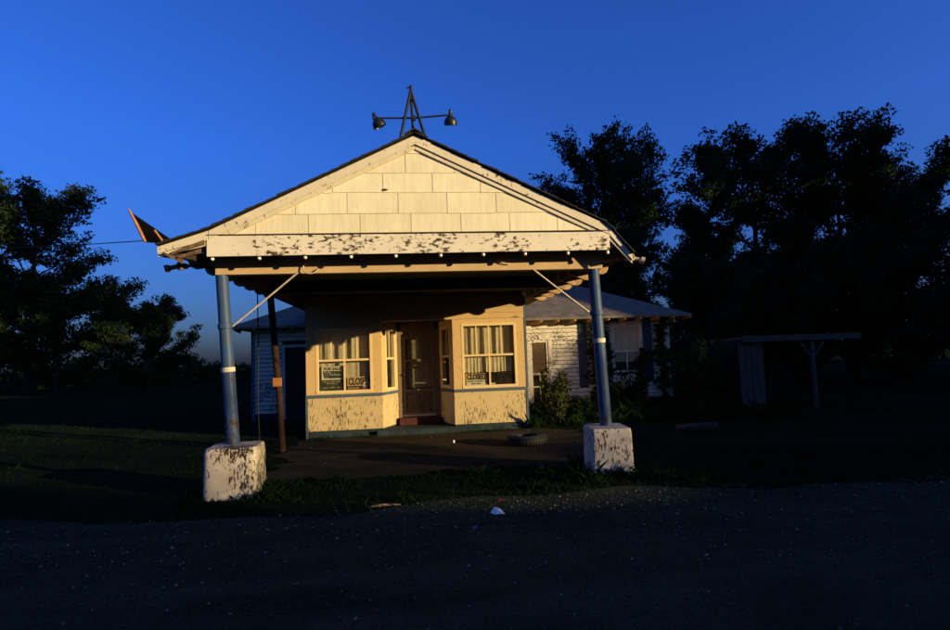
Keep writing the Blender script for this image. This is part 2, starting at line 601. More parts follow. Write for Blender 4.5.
# backing board and the siding shingles of the gable, row by row
back = [(-2.63, 3.2), (2.6, 3.2), (2.6, KR[1] - .05), (0, APEX - .05), (-2.63, KL[1] - .05)]
MB().prism(back, lambda x, z: (x, YG + .02, z), lambda x, z: (x, YG + .05, z)).build('gable_backing', 'dark_wood', canopy)
rows = [(3.275, 3.545, [-2.05, -1.39, -.735, -.075, .584, 1.235, 1.89]),
        (3.545, 3.825, [-2.2, -1.55, -.896, -.238, .407, 1.064, 1.72]),
        (3.825, 4.085, [-1.08, -.43, .22, .86, 1.5]),
        (4.085, 4.355, [-.78, -.13, .52]),
        (4.355, 4.62, [-.4, .26])]
for z0, z1, seams in rows:
    xs = [-2.62] + seams + [2.59]
    for i in range(len(xs) - 1):
        g = .0035
        dz = random.uniform(-.004, .004)
        pl = [(xs[i] + g, z0 + dz), ((xs[i] + xs[i + 1]) / 2, z0 + dz + random.uniform(-.004, .002)), (xs[i + 1] - g, z0 + dz + random.uniform(-.003, .003)),
              (xs[i + 1] - g, z1 + .015), (xs[i] + g, z1 + .015)]
        pl = clip(pl, PITCH_M, 1, APEX - .1)
        pl = clip(pl, -PITCH_M, 1, APEX - .1)
        if len(pl) < 3 or max(p[1] for p in pl) - min(p[1] for p in pl) < .02:
            continue
        tilt = random.uniform(.008, .013)

        def f0(x, z, z0=z0, z1=z1, tilt=tilt):
            return (x, YG - tilt * (1 - (z - z0) / (z1 - z0)), z)
        MB().prism(pl, f0, lambda x, z: (x, YG + .018, z)).build('siding_shingle', 'siding_old', canopy)
# chipped spot
MB().prism([(-.44, 3.85), (-.40, 3.845), (-.36, 3.862), (-.40, 3.875), (-.43, 3.872)], lambda x, z: (x, YG - .02, z), lambda x, z: (x, YG + .0, z)).build('chip', 'dark_wood', canopy)
# fascia board at the foot of the gable
MB().hexa([(-2.635, YG - .045, 3.005), (2.59, YG - .045, 3.012), (2.59, YG - .005, 3.012), (-2.635, YG - .005, 3.005)],
          [(-2.635, YG - .045, 3.268), (2.59, YG - .045, 3.262), (2.59, YG - .005, 3.262), (-2.635, YG - .005, 3.268)]).build('fascia_board', 'fascia', canopy, bevel=.006)
MB().box(-2.63, 2.585, YG - .058, YG - .0, 3.272, 3.284).build('drip_edge', 'dark_wood', canopy)


def rake(side, o0, o1, y0, y1, name, mat, kn, tip, tipdrop=0.0):
    """boards along the slope: o0..o1 below the roof line; an upper run and the flared end"""
    sx = side
    ax = (0.0, APEX)
    m = MB()
    m.prism([(ax[0], ax[1] - o0 * 1.1), (kn[0], kn[1] - o0 * 1.1), (kn[0], kn[1] - o1 * 1.1), (ax[0], ax[1] - o1 * 1.1)],
            lambda x, z: (x, y0, z), lambda x, z: (x, y1, z))
    m.build(name, mat, canopy, bevel=.004)
    m = MB()
    gp = .006 * sx
    m.prism([(kn[0] + gp, kn[1] - o0 * 1.1), (tip[0], tip[1] - o0 * .7 - tipdrop), (tip[0], tip[1] - o1 * .75 - tipdrop), (kn[0] + gp, kn[1] - o1 * 1.1)],
            lambda x, z: (x, y0 + .004, z), lambda x, z: (x, y1, z))
    m.build(name, mat, canopy, bevel=.004)


for s, kn, tip in ((-1, KL, TL), (1, KR, TR)):
    rake(s, .018, .125, YR, YR + .021, 'rake_board', 'rake', kn, tip)
    rake(s, .132, .182, YR + .022, YR + .05, 'rake_trim', 'rake', kn, tip)

# roof deck, both slopes, with flared eaves
Y0, Y1 = 7.305, 17.6
for s, kn, tip in ((-1, KL, TL), (1, KR, TR)):
    m = MB()
    pl = [(0, APEX), kn, tip, (tip[0], tip[1] - .03), (kn[0], kn[1] - .035), (0, APEX - .035)]
    m.prism(pl if s > 0 else pl, lambda x, z: (x, Y0 + .08, z - .0), lambda x, z: (x, Y1, z))
    m.build('roof_deck', 'soffit', canopy)
    # shingle courses, each lapping the one below: the stepped dark roof edge
    L1 = math.hypot(kn[0], kn[1] - APEX)
    L2 = math.hypot(tip[0] - kn[0], tip[1] - kn[1])
    tot = L1 + L2
    nc = int(tot / .145)

    def at(d):
        if d < L1:
            t = d / L1
            return Vector((kn[0] * t, 0, APEX + (kn[1] - APEX) * t))
        t = (d - L1) / L2
        return Vector((kn[0] + (tip[0] - kn[0]) * t, 0, kn[1] + (tip[1] - kn[1]) * t))
    for i in range(nc):
        d0, d1 = i * tot / nc, min((i + 1) * tot / nc + .03, tot + .02)
        p, q = at(d0), at(min(d1, tot))
        dr_ = (q - p).normalized()
        nrm = Vector((-dr_.z, 0, dr_.x)) if s > 0 else Vector((dr_.z, 0, -dr_.x))
        if nrm.z < 0:
            nrm = -nrm
        yf = Y0 + random.uniform(-.012, .02)
        hi = .010 + random.uniform(0, .007)
        a, b = p + nrm * .003, q + nrm * (.006 + hi * .5)
        MB().hexa([(a.x, yf, a.z), (b.x, yf, b.z - .008), (b.x, Y1, b.z - .008), (a.x, Y1, a.z)],
                  [(a.x + nrm.x * .01, yf, a.z + .008), (b.x + nrm.x * hi, yf, b.z + nrm.z * hi), (b.x + nrm.x * hi, Y1, b.z + nrm.z * hi), (a.x + nrm.x * .01, Y1, a.z + .008)]
                  ).build('roof_shingle_course', 'roof_shingle', canopy)
m = MB()
m.prism([(-.13, APEX - .035), (0, APEX + .045), (.13, APEX - .035), (.13, APEX - .01), (0, APEX + .068), (-.13, APEX - .01)],
        lambda x, z: (x, Y0 - .01, z), lambda x, z: (x, Y1, z)).build('ridge_cap', 'roof_shingle', canopy)

# ceiling, front and cross beams
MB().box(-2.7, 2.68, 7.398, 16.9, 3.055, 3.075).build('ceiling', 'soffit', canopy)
MB().hexa([(-2.655, 7.72, 2.828), (2.60, 7.72, 2.812), (2.60, 7.86, 2.812), (-2.655, 7.86, 2.828)],
          [(-2.655, 7.72, 3.050), (2.60, 7.72, 3.050), (2.60, 7.86, 3.050), (-2.655, 7.86, 3.050)]).build('front_beam', 'beam', canopy, bevel=.008)
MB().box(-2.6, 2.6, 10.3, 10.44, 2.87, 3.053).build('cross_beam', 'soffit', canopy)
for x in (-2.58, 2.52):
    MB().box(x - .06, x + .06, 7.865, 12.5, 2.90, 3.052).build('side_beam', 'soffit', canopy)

# rafter tails with rounded ends along both eaves
for s, kn, tip in ((-1, KL, TL), (1, KR, TR)):
    for k in range(7):
        y = 8.25 + k * .66 + random.uniform(-.04, .04)
        xi, xo = s * 2.45, tip[0] - s * .03
        zt = tip[1] - .035
        zi = zt + .12
        pl = [(xi, zi + .02), (xo, zt), (xo, zt - .03), (xo - s * .03, zt - .085), (xo - s * .09, zt - .115), (xo - s * .17, zt - .11), (xo - s * .25, zt - .075), (xi, zi - .13)]
        MB().prism(pl, lambda x, z: (x, y - .03, z), lambda x, z: (x, y + .03, z)).build('rafter_tail', 'tail_wood', canopy, bevel=.006)
    m = MB()   # board that closes the eave behind the tails
    m.box(s * 2.655 - .012, s * 2.655 + .012, 8.06, 12.5, 3.04, 3.30)
    m.build('eave_board', 'dark_wood', canopy)

# porcelain bulb sockets under the fascia
for i, x in enumerate([-2.584, -2.011, -1.441, -.862, -.287, .299, .867, 1.431, 2.018, 2.571]):
    z = 3.008
    m = MB()
    m.lathe((x, 7.415, 3.05), (0, 0, -1), [(.014, 0), (.014, .034), (.020, .038), (.025, .058), (.024, .076), (.013, .086), (.0, .088)], 12)
    m.build('bulb_socket', 'porcelain', canopy, True)

# blue pipe posts
for s, (xt, zt), (xb, zb), zband, zcol in ((-1, (-2.59, 2.825), (-2.446, .60), 1.58, 2.15), (1, (2.485, 2.81), (2.545, .61), 1.80, 2.19)):
    Yp = 7.76
    yt = 7.79

    def on(z):
        t = (z - zb) / (zt - zb)
        return (xb + (xt - xb) * t, Yp + (yt - Yp) * t, z)
    r0 = .083
    post = MB().tube([on(zb - .05), on(zb + .3), on((zb + zt) / 2), on(zt - .25), on(zt + .0)], [r0, r0, r0 - .002, r0 - .004, r0 - .004], 28).build('post', 'blue_post', canopy, True)
    MB().tube([on(zband - .03), on(zband + .03)], r0 + .004, 28).build('painted_band', 'white_band', post, True)
    MB().tube([on(zcol - .035), on(zcol - .03), on(zcol + .03), on(zcol + .035)], [r0 + .001, r0 + .011, r0 + .011, r0 + .001], 28).build('collar', 'blue_post', post, True)
    p = on(zcol)
    e = (p[0] - s * .10, p[1] - .02, p[2])
    MB().tube([p, e], .018, 8).build('lug', 'blue_post', post, True)
    q = (-1.60, 7.705, 2.83) if s < 0 else (1.60, 7.705, 2.815)
    MB().tube([(e[0], e[1], e[2]), ((e[0] + q[0]) / 2, (e[1] + q[1]) / 2, (e[2] + q[2]) / 2 - .004), q], .0125, 10).build('brace_rod', 'rod_metal', canopy, True)

# loose curls of conduit on the beam
MB().tube([(-1.50, 7.71, 2.97), (-1.515, 7.68, 2.91), (-1.51, 7.67, 2.86), (-1.47, 7.67, 2.82), (-1.41, 7.67, 2.815), (-1.36, 7.675, 2.835), (-1.33, 7.68, 2.865), (-1.325, 7.71, 2.88)],
          .009, 8).build('conduit_hook', 'rod_metal', canopy, True)
MB().tube([(1.10, 7.71, 2.97), (1.12, 7.685, 2.94), (1.17, 7.68, 2.915), (1.24, 7.685, 2.90), (1.26, 7.71, 2.895)], .008, 8).build('conduit_hook', 'rod_metal', canopy, True)

# torn strip of roofing standing up at the near eave corner
flap = [(-3.52, 7.31, 3.575), (-3.335, 7.31, 3.20), (-3.20, 7.32, 3.19), (-3.17, 8.55, 3.20), (-3.36, 8.5, 3.36)]
m = MB()
m.add([(x, y, z) for x, y, z in flap] + [(x - .012, y, z - .012) for x, y, z in flap],
      [(0, 1, 2), (0, 2, 4), (2, 3, 4), (7, 6, 5), (9, 7, 5), (9, 8, 7), (0, 5, 6, 1), (1, 6, 7, 2), (2, 7, 8, 3), (3, 8, 9, 4), (4, 9, 5, 0)])
m.build('torn_roofing', 'tar_paper', canopy)
MB().tube([(-3.53, 7.295, 3.60), (-3.43, 7.292, 3.40), (-3.335, 7.295, 3.19)], [.012, .02, .018], 6).build('torn_edge_board', 'orange_wood', canopy)
MB().tube([(-3.22, 7.28, 3.33), (-3.13, 7.28, 3.20)], .014, 6).build('splinter', 'orange_wood', canopy)
MB().hexa([(-3.20, 7.36, 3.03), (-2.80, 7.36, 2.97), (-2.80, 7.5, 2.97), (-3.20, 7.5, 3.03)], [(-3.20, 7.36, 3.05), (-2.80, 7.36, 3.05), (-2.80, 7.5, 3.05), (-3.2, 7.5, 3.07)]).build('broken_soffit_board', 'dark_wood', canopy)
for x0, z0, x1, z1 in ((-3.05, 3.06, -2.66, 3.19), (-3.0, 3.0, -2.7, 3.08), (-3.14, 3.06, -2.92, 2.95)):
    MB().hexa([(x0, 7.345, z0 - .02), (x1, 7.345, z1 - .03), (x1, 7.37, z1 - .03), (x0, 7.37, z0 - .02)],
              [(x0, 7.345, z0 + .01), (x1, 7.345, z1 + .03), (x1, 7.37, z1 + .03), (x0, 7.37, z0 + .01)]).build('splintered_trim', 'shaded_raw', canopy)

# corner lamp holders at the beam ends
for s, x, zz, lab in ((-1, -2.72, 2.95, 'broken lamp holder hanging by the torn eave corner'), (1, 2.66, 2.945, 'broken lamp holder beside the drooping eave by the trees')):
    cl = empty('lamp_holder', (x, 7.79, zz), lab, 'lamp holder', 'lamp holders at the canopy corners')
    xo = x + s * .36
    MB().tube([(x - s * .02, 7.79, zz - .02), (x + s * .2, 7.79, zz + .02), (xo, 7.79, zz + .01)], .018, 8).build('conduit', 'beam' if s > 0 else 'steel_dark', cl, True)
    MB().lathe((xo - s * .05, 7.79, zz + .01), (s * .35, -.55, .1 if s > 0 else -.05), [(.0, -.01), (.035, 0), (.04, .06), (.055, .075), (.055, .12), (.04, .125), (.035, .06), (0, .05)], 14).build('socket', 'raw_wood' if s < 0 else 'rod_metal', cl, True)
    MB().lathe((xo + s * .13, 7.79, zz + .0), (s * .8, -.3, -.25), [(0, -.06), (.03, -.06), (.032, .03), (.05, .05), (.05, .10), (.0, .10)], 14).build('socket', 'raw_wood' if s < 0 else 'rod_metal', cl, True)

# ------------------------------------------------------------------ mast with two lamps on the ridge
YM = 7.75
mast = empty('lamp_mast', (0, YM, APEX), 'black tripod mast with two drooping lamps on the roof peak', 'lamp mast')
topm = (-.03, YM, 5.38)
MB().tube([(-.22, YM - .15, 4.50), topm], .021, 8).build('leg', 'steel_dark', mast, True)
MB().tube([(.185, YM - .15, 4.52), topm], .021, 8).build('leg', 'steel_dark', mast, True)
MB().tube([(0.0, YM + .35, 4.66), topm], .019, 8).build('leg', 'steel_dark', mast, True)
MB().tube([(topm[0], YM, 5.24), (topm[0] + .005, YM, 5.47)], [.035, .014], 8).build('finial', 'steel_dark', mast, True)
MB().tube([(topm[0], YM, 5.43), (topm[0] - .05, YM, 5.425)], .012, 6).build('finial_spur', 'steel_dark', mast, True)
MB().tube([(-.53, YM - .04, 4.965), (0, YM - .04, 4.97), (.50, YM - .04, 5.02)], .014, 8).build('crossarm', 'steel_dark', mast, True)
MB().lathe((.0, YM - .10, 4.955), (0, 1, 0), [(0, 0), (.035, 0), (.035, .05), (0, .05)], 12).build('clamp', 'steel_dark', mast, True)
for x, z, dx in ((-.545, 4.965, (.45, .22, -.85)), (.515, 5.02, (.02, .35, -.9))):
    lamp = MB().lathe((x, YM - .04, z + .05), dx, [(0, -.015), (.022, -.012), (.028, .05), (.042, .065), (.068, .085), (.086, .115), (.095, .155), (.094, .185), (.088, .183), (.08, .12), (.05, .09), (.0, .08)], 22).build('lamp_shade', 'lamp_enamel', mast, True)
    MB().lathe((x, YM - .04, z + .05), dx, [(.0, .09), (.03, .10), (.042, .13), (.035, .165), (0, .178)], 12).build('bulb', 'porcelain', lamp, True)
    MB().tube([(x, YM - .04, z - .02), (x, YM - .04, z + .075)], .02, 8).build('knuckle', 'steel_dark', mast, True)

# ------------------------------------------------------------------ post bases
for s, lab in ((-1, 'rounded chipped white block under the post by the torn eave'), (1, 'square white block with a shaded flank and weeds at its foot')):
    m = MB()
    if s < 0:
        x0, x1, y0, y1 = -2.70, -2.06, 7.33, 7.97
        rot = 0.05
    else:
        x0, x1, y0, y1 = 2.25, 2.79, 7.35, 8.0
        rot = -.10
    # block from a lathe-like stack of rounded rectangles
    prof = [(.00, -.05, 1.0), (.02, .02, 1.0), (.0, .3, .985), (-.01, .55, .965), (-.018, .60, .95), (-.045, .622, .92)] if s < 0 else \
           [(.0, -.05, 1.0), (.0, .02, 1.0), (.0, .3, .99), (-.004, .585, .985), (-.012, .605, .97), (-.03, .615, .94)]
    cxm, cym = (x0 + x1) / 2, (y0 + y1) / 2
    hx, hy = (x1 - x0) / 2, (y1 - y0) / 2
    rc = .07 if s < 0 else .025
    seg = 5
    ring = []
    for (sx, sy, a0_) in ((1, 1, 0), (-1, 1, 90), (-1, -1, 180), (1, -1, 270)):
        for k in range(seg + 1):
            t = R(a0_ + 90 * k / seg)
            ring.append((sx * (hx - rc) + rc * math.cos(t), sy * (hy - rc) + rc * math.sin(t)))
    # finer sides so the faces can be knocked about
    fine = []
    for i in range(len(ring)):
        p, q = ring[i], ring[(i + 1) % len(ring)]
        dd = math.hypot(q[0] - p[0], q[1] - p[1])
        for k in range(max(1, int(dd / .06))):
            t = k / max(1, int(dd / .06))
            fine.append((p[0] + (q[0] - p[0]) * t, p[1] + (q[1] - p[1]) * t))
    V, Fc = [], []
    zs = list(np.linspace(-.05, .55, 11)) + [.585, .607, .62]
    K = len(fine)
    for iz, z in enumerate(zs):
        sc = 1.0 - .035 * max(z, 0) / .6
        if z > .58:
            sc -= (z - .58) * (1.3 if s < 0 else .7)
        for (x, y) in fine:
            nn = random.uniform(-.006, .004)
            xx, yy = x * (sc + nn), y * (sc + nn)
            V.append((cxm + xx * math.cos(rot) - yy * math.sin(rot), cym + xx * math.sin(rot) + yy * math.cos(rot), z + random.uniform(-.003, .003)))
    for iz in range(len(zs) - 1):
        for k in range(K):
            Fc.append((iz * K + k, iz * K + (k + 1) % K, (iz + 1) * K + (k + 1) % K, (iz + 1) * K + k))
    Fc.append(tuple(range((len(zs) - 1) * K, len(zs) * K)))
    m.add(V, Fc)
    b = m.build('concrete_base', 'block_chipped' if s < 0 else 'block_paint', None, True)
    tag(b, lab, 'concrete block', 'blocks under the canopy posts')

# ------------------------------------------------------------------ shopfront
YS, YD = 12.55, 13.35
shop = empty('shopfront', (0, YS, 0), 'cream bay windowed shopfront with a recessed door under the canopy', 'shop')


class Wall:
    """frame along a base line: u along, n outward, z up"""

    def __init__(s, p0, p1):
        s.p0 = Vector((*p0, 0))
        d = Vector((*p1, 0)) - s.p0
        s.L = d.length
        s.u = d.normalized()
        s.n = Vector((s.u.y, -s.u.x, 0))

    def pt(s, u, n, z):
        return tuple(s.p0 + s.u * u + s.n * n + Vector((0, 0, z)))

    def box(s, m, u0, u1, n0, n1, z0, z1):
        return m.hexa([s.pt(u0, n1, z0), s.pt(u1, n1, z0), s.pt(u1, n0, z0), s.pt(u0, n0, z0)],
                      [s.pt(u0, n1, z1), s.pt(u1, n1, z1), s.pt(u1, n0, z1), s.pt(u0, n0, z1)])


SILL0, SILL1, HEAD = .862, .925, 2.47


def bay_side(w, wins, parent, matw='bay_wall', panel='bay_panel'):
    """lower panel, blue sill, wall round one window, the window"""
    m = MB()
    w.box(m, 0, w.L, -.10, 0, .16, SILL0)
    m.build('lower_panel', panel, parent)
    m = MB()
    w.box(m, -.01, w.L + .01, -.09, .035, SILL0, SILL1)
    m.build('sill_band', 'blue_trim', parent, bevel=.006)
    m = MB()
    w.box(m, 0.0, w.L, -.095, -.012, -.06, .16)
    m.build('foundation', 'blue_concrete', parent)
    (u0, u1, z0, z1) = wins
    m = MB()
    w.box(m, 0, u0, -.10, 0, SILL1, HEAD)
    w.box(m, u1, w.L, -.10, 0, SILL1, HEAD)
    w.box(m, u0, u1, -.10, 0, z1, HEAD)
    w.box(m, u0, u1, -.10, 0, SILL1, z0)
    m.build('bay_wall', matw, parent)


def window(w, u0, u1, z0, z1, parent, nm=3, lower_mid=True, mat='window_paint', zm=None):
    """double hung: nm muntins above, one below"""
    zm = zm or (z0 + z1) / 2
    cs = .055
    win = MB()
    w.box(win, u0, u0 + cs, -.085, .006, z0 + .06, z1 - cs)
    w.box(win, u1 - cs, u1, -.085, .006, z0 + .06, z1 - cs)
    w.box(win, u0, u1, -.085, .008, z1 - cs, z1)
    w.box(win, u0, u1, -.085, .012, z0, z0 + .06)
    wo = win.build('window', mat, parent, bevel=.003)
    a, b = u0 + cs, u1 - cs
    lo, hi = z0 + .06, z1 - cs
    m = MB()
    w.box(m, a, b, -.07, -.012, zm - .022, zm + .022)
    m.build('meeting_rail', mat, wo)
    us = [a + (b - a) * (k + 1) / (nm + 1) for k in range(nm)]
    for i, u in enumerate(us):
        hw = .017 if (nm == 3 and i == 1) else .013
        m = MB()
        w.box(m, u - hw, u + hw, -.062, -.02, zm + .022, hi)
        m.build('muntin', mat, wo)
    ul = [(a + b) / 2] if lower_mid else []
    for u in ul:
        m = MB()
        w.box(m, u - .018, u + .018, -.066, -.024, lo, zm - .022)
        m.build('muntin', mat, wo)
    for row, edges in ((0, [a] + ul + [b]), (1, [a] + us + [b])):
        for i in range(len(edges) - 1):
            m = MB()
            z_a, z_b = (lo, zm - .022) if row == 0 else (zm + .022, hi)
            m.add([w.pt(edges[i] + .002, -.046, z_a), w.pt(edges[i + 1] - .002, -.046, z_a), w.pt(edges[i + 1] - .002, -.046, z_b), w.pt(edges[i] + .002, -.046, z_b)], [(0, 1, 2, 3)])
            m.build('pane', 'glass', wo)
    return wo


front_l = Wall((-2.40, YS), (-.79, YS))
ang_l = Wall((-.79, YS), (-.47, YD))
ang_r = Wall((.50, YD), (.77, YS))
front_r = Wall((.77, YS), (2.38, YS))
WL = (.205, 1.41, .945, 2.345)
WR = (.19, 1.425, .935, 2.365)
bay_side(front_l, WL, shop)
bay_side(front_r, WR, shop)
AL, AR = (.20, .73, .95, 2.33), (.13, .66, .95, 2.33)
bay_side(ang_l, AL, shop)
bay_side(ang_r, AR, shop)
wl_o = window(front_l, *WL, shop, 3, zm=1.655)
wr_o = window(front_r, *WR, shop, 3, zm=1.655)
window(ang_l, *AL, shop, 1, False, zm=1.655)
window(ang_r, *AR, shop, 1, False, zm=1.655)
# corner boards, blue
for x in (-2.415, 2.37):
    MB().box(x, x + .045, YS - .012, YS + .12, -.05, SILL0 - .002).build('corner_board', 'blue_trim', shop)
MB().box(2.385, 2.43, YS - .008, YS + .1, SILL1, 2.95).build('corner_board', 'blue_trim', shop)
# clapboards over the windows
z = HEAD
while z < 3.05:
    z2 = min(z + .128, 3.052)
    MB().hexa([(-2.40, YS - .02, z), (2.38, YS - .02, z), (2.38, YS + .1, z), (-2.40, YS + .1, z)],
              [(-2.40, YS - .006, z2 - .002), (2.38, YS - .006, z2 - .002), (2.38, YS + .1, z2 - .002), (-2.40, YS + .1, z2 - .002)]).build('clapboard', 'header_board', shop)
    z += .128
# side and partition walls, floor and ceiling inside
MB().box(-2.40, -2.30, YS + .125, 16.98, -.05, 3.05).build('side_wall', 'header_board', shop)
MB().box(2.28, 2.375, YS + .125, 16.98, -.05, 3.05).build('side_wall', 'header_board', shop)
MB().box(-2.295, 2.275, 15.4, 15.5, -.05, 3.0).build('partition_wall', 'interior', shop)
MB().box(-2.295, 2.275, YS + .15, 15.39, .08, .12).build('interior_floor', 'interior', shop)
MB().hexa([(-2.29, YS + .11, 2.48), (2.27, YS + .11, 2.48), (2.27, 15.39, 2.48), (-2.29, 15.39, 2.48)],
          [(-2.29, YS + .11, 2.52), (2.27, YS + .11, 2.52), (2.27, 15.39, 2.52), (-2.29, 15.39, 2.52)]).build('interior_ceiling', 'soffit', shop)

# entrance: step, threshold, jambs, door
m = MB()
m.prism([(-.92, YS - .12), (.88, YS - .12), (.74, YS - .005), (.46, YD - .02), (-.44, YD - .02), (-.77, YS - .005)], lambda x, y: (x, y, -.05), lambda x, y: (x, y, .125))
m.build('entrance_step', 'blue_concrete', shop, bevel=.012)
MB().box(-.455, .485, YD - .22, YD - .03, .13, .29).build('threshold', 'red_step', shop, bevel=.01)
for x in (-.465, .415):
    MB().box(x, x + .075, YD - .02, YD + .1, .13, 2.30).build('door_jamb', 'door_trim', shop)
MB().box(-.389, .414, YD - .018, YD + .1, 2.20, 2.47).build('door_head', 'door_trim', shop)
door = MB()
dx0, dx1, dz0, dz1, yd0, yd1 = -.385, .41, .30, 2.195, YD + .01, YD + .05
door.box(dx0, dx0 + .095, yd0, yd1, dz0, dz1)
door.box(dx1 - .095, dx1, yd0, yd1, dz0, dz1)
door.box(dx0 + .095, dx1 - .095, yd0, yd1, dz1 - .10, dz1)
door.box(dx0 + .095, dx1 - .095, yd0, yd1, dz0, .40)
door.box(dx0 + .095, dx1 - .095, yd0, yd1, .86, .93)
door.box(dx0 + .095, dx1 - .095, yd0, yd1, 1.56, 1.62)
dob = door.build('door', 'door_trim', shop, bevel=.004)
MB().box(dx0 + .09, dx1 - .09, yd0 + .018, yd0 + .032, .395, .865).build('kick_panel', 'door_wood', dob)
MB().box(dx0 + .02, dx1 - .02, yd0 - .012, yd0 - .001, .30, .345).build('kick_strip', 'rod_metal', dob)
for za, zb_ in ((.93, 1.56), (1.62, 2.095)):
    MB().add([(dx0 + .095, yd0 + .02, za), (dx1 - .095, yd0 + .02, za), (dx1 - .095, yd0 + .02, zb_), (dx0 + .095, yd0 + .02, zb_)], [(0, 1, 2, 3)]).build('pane', 'glass', dob)
MB().tube([(dx0 + .045, yd0 - .05, 1.27), (dx0 + .045, yd0 + .02, 1.27)], .012, 8).lathe((dx0 + .045, yd0 - .05, 1.27), (0, -1, 0), [(.012, -.01), (.028, 0), (.03, .02), (.018, .03), (0, .032)], 12).build('door_knob', 'steel_dark', dob, True)
MB().box(dx0 + .07, dx0 + .12, yd0 - .010, yd0 - .002, 1.52, 1.60).build('latch_plate', 'badge_red', dob)
m = MB()
for k in range(9):
    zz = .95 + k * .127
    m = MB().hexa([(dx0 + .09, yd1 + .03, zz), (dx1 - .09, yd1 + .03, zz), (dx1 - .09, yd1 + .042, zz), (dx0 + .09, yd1 + .042, zz)],
                  [(dx0 + .09, yd1 + .045, zz + .125), (dx1 - .09, yd1 + .045, zz + .125), (dx1 - .09, yd1 + .055, zz + .125), (dx0 + .09, yd1 + .055, zz + .125)])
    m.build('blind_slat', 'blind', dob)


def curtain(name, x0, x1, z0, z1, y, label, amp=.016, wave=.075, hem=0.0, mat='curtain'):
    nu, nv = int((x1 - x0) / .009), 8
    V, Fc = [], []
    for j in range(nv + 1):
        for i in range(nu + 1):
            u = i / nu
            xx = x0 + (x1 - x0) * u
            ph = 2 * math.pi * xx / wave + 1.3 * math.sin(xx * 9.7)
            v = j / nv
            yy = y + amp * math.sin(ph) * (.6 + .4 * v) + .004 * math.sin(xx * 31 + v * 3)
            zz = z1 - (z1 - z0) * v + (hem * math.sin(xx * 14) * v)
            V.append((xx, yy, zz))
    for j in range(nv):
        for i in range(nu):
            a = j * (nu + 1) + i
            Fc.append((a, a + 1, a + nu + 2, a + nu + 1))
    o = MB().add(V, Fc).build(name, mat, None, True)
    return tag(o, label, 'curtain')


curtain('curtain', -2.17, -1.01, 1.02, 2.33, YS + .17, 'plain tan curtain behind the window with two signs', .007, .16)
curtain('curtain', 1.0, 2.16, 1.66, 2.35, YS + .15, 'pleated tan curtain in the upper sash beside the white clapboard wall', .008, .11)
curtain('cafe_curtain', 1.0, 2.16, 1.275, 1.645, YS + .13, 'short gathered cafe curtain in the lower sash above a dark gap', .010, .085, .006)


# ---- signs behind the panes
def text_mesh(body, size, name, mat, parent, loc, sx=1.0, bold=.0):
    cu = bpy.data.curves.new(name, 'FONT')
    cu.body = body
    cu.size = size
    cu.align_x = 'CENTER'
    cu.extrude = .0012
    cu.offset = bold
    cu.resolution_u = 3
    t = bpy.data.objects.new(name, cu)
    col.objects.link(t)
    dg = bpy.context.evaluated_depsgraph_get()
    me = bpy.data.meshes.new_from_object(t.evaluated_get(dg))
    bpy.data.objects.remove(t)
    me.materials.clear()
    me.materials.append(M[mat])
    o = bpy.data.objects.new(name, me)
    col.objects.link(o)
    off = OFF[parent.name]
    o.parent = parent
    o.location = Vector(loc) - off
    o.rotation_euler = (R(90), 0, 0)
    o.scale = (sx, 1, 1)
    return o


YSG = YS + .085
fs = empty('for_sale_sign', (-1.86, YSG, 1.0), 'dark green card with a white panel reading FOR SALE in the window', 'sign')
MB().box(-2.105, -1.615, YSG, YSG + .006, 1.01, 1.535).build('card', 'sign_green', fs)
MB().box(-2.085, -1.635, YSG - .006, YSG - .001, 1.235, 1.53).build('white_panel', 'sign_white', fs)
text_mesh('FOR SALE', .085, 'lettering', 'ink', fs, (-1.86, YSG - .0075, 1.445), 1.0, .003)
MB().box(-1.925, -1.655, YSG - .0085, YSG - .0065, 1.27, 1.425).build('name_block', 'sign_green', fs)
m = MB()   # monogram: three slanting strokes
for k in range(3):
    x = -2.06 + k * .042
    m.prism([(x, 1.425), (x + .03, 1.425), (x + .062, 1.275), (x + .03, 1.275)], lambda a, b: (a, YSG - .0085, b), lambda a, b: (a, YSG - .0065, b))
m.build('monogram', 'ink', fs)
m = MB()   # script too small to read: a running stroke
pts = [(-1.915, 1.33), (-1.905, 1.40), (-1.885, 1.395), (-1.88, 1.33), (-1.865, 1.325), (-1.855, 1.365), (-1.845, 1.33), (-1.825, 1.335), (-1.815, 1.39), (-1.81, 1.33), (-1.79, 1.335), (-1.78, 1.36),
       (-1.765, 1.33), (-1.745, 1.34), (-1.735, 1.37), (-1.72, 1.33), (-1.69, 1.345), (-1.67, 1.34)]
m.tube([(x, YSG - .011, z) for x, z in pts], .005, 5).build('script', 'sign_white', fs)
for zz, spans in ((1.185, ((-2.05, -1.93), (-1.91, -1.80), (-1.78, -1.67))), (1.145, ((-1.98, -1.90), (-1.88, -1.75))), (1.06, ((-2.06, -1.95), (-1.91, -1.80), (-1.76, -1.64)))):
    m = MB()
    for a, b in spans:
        x = a
        while x < b - .01:
            wch = random.uniform(.010, .018)
            hgt = random.choice((.012, .02, .02, .026))
            m.box(x, x + wch, YSG - .0045, YSG - .0005, zz, zz + hgt)
            x += wch + .007
    m.build('small_print', 'sign_tan', fs)

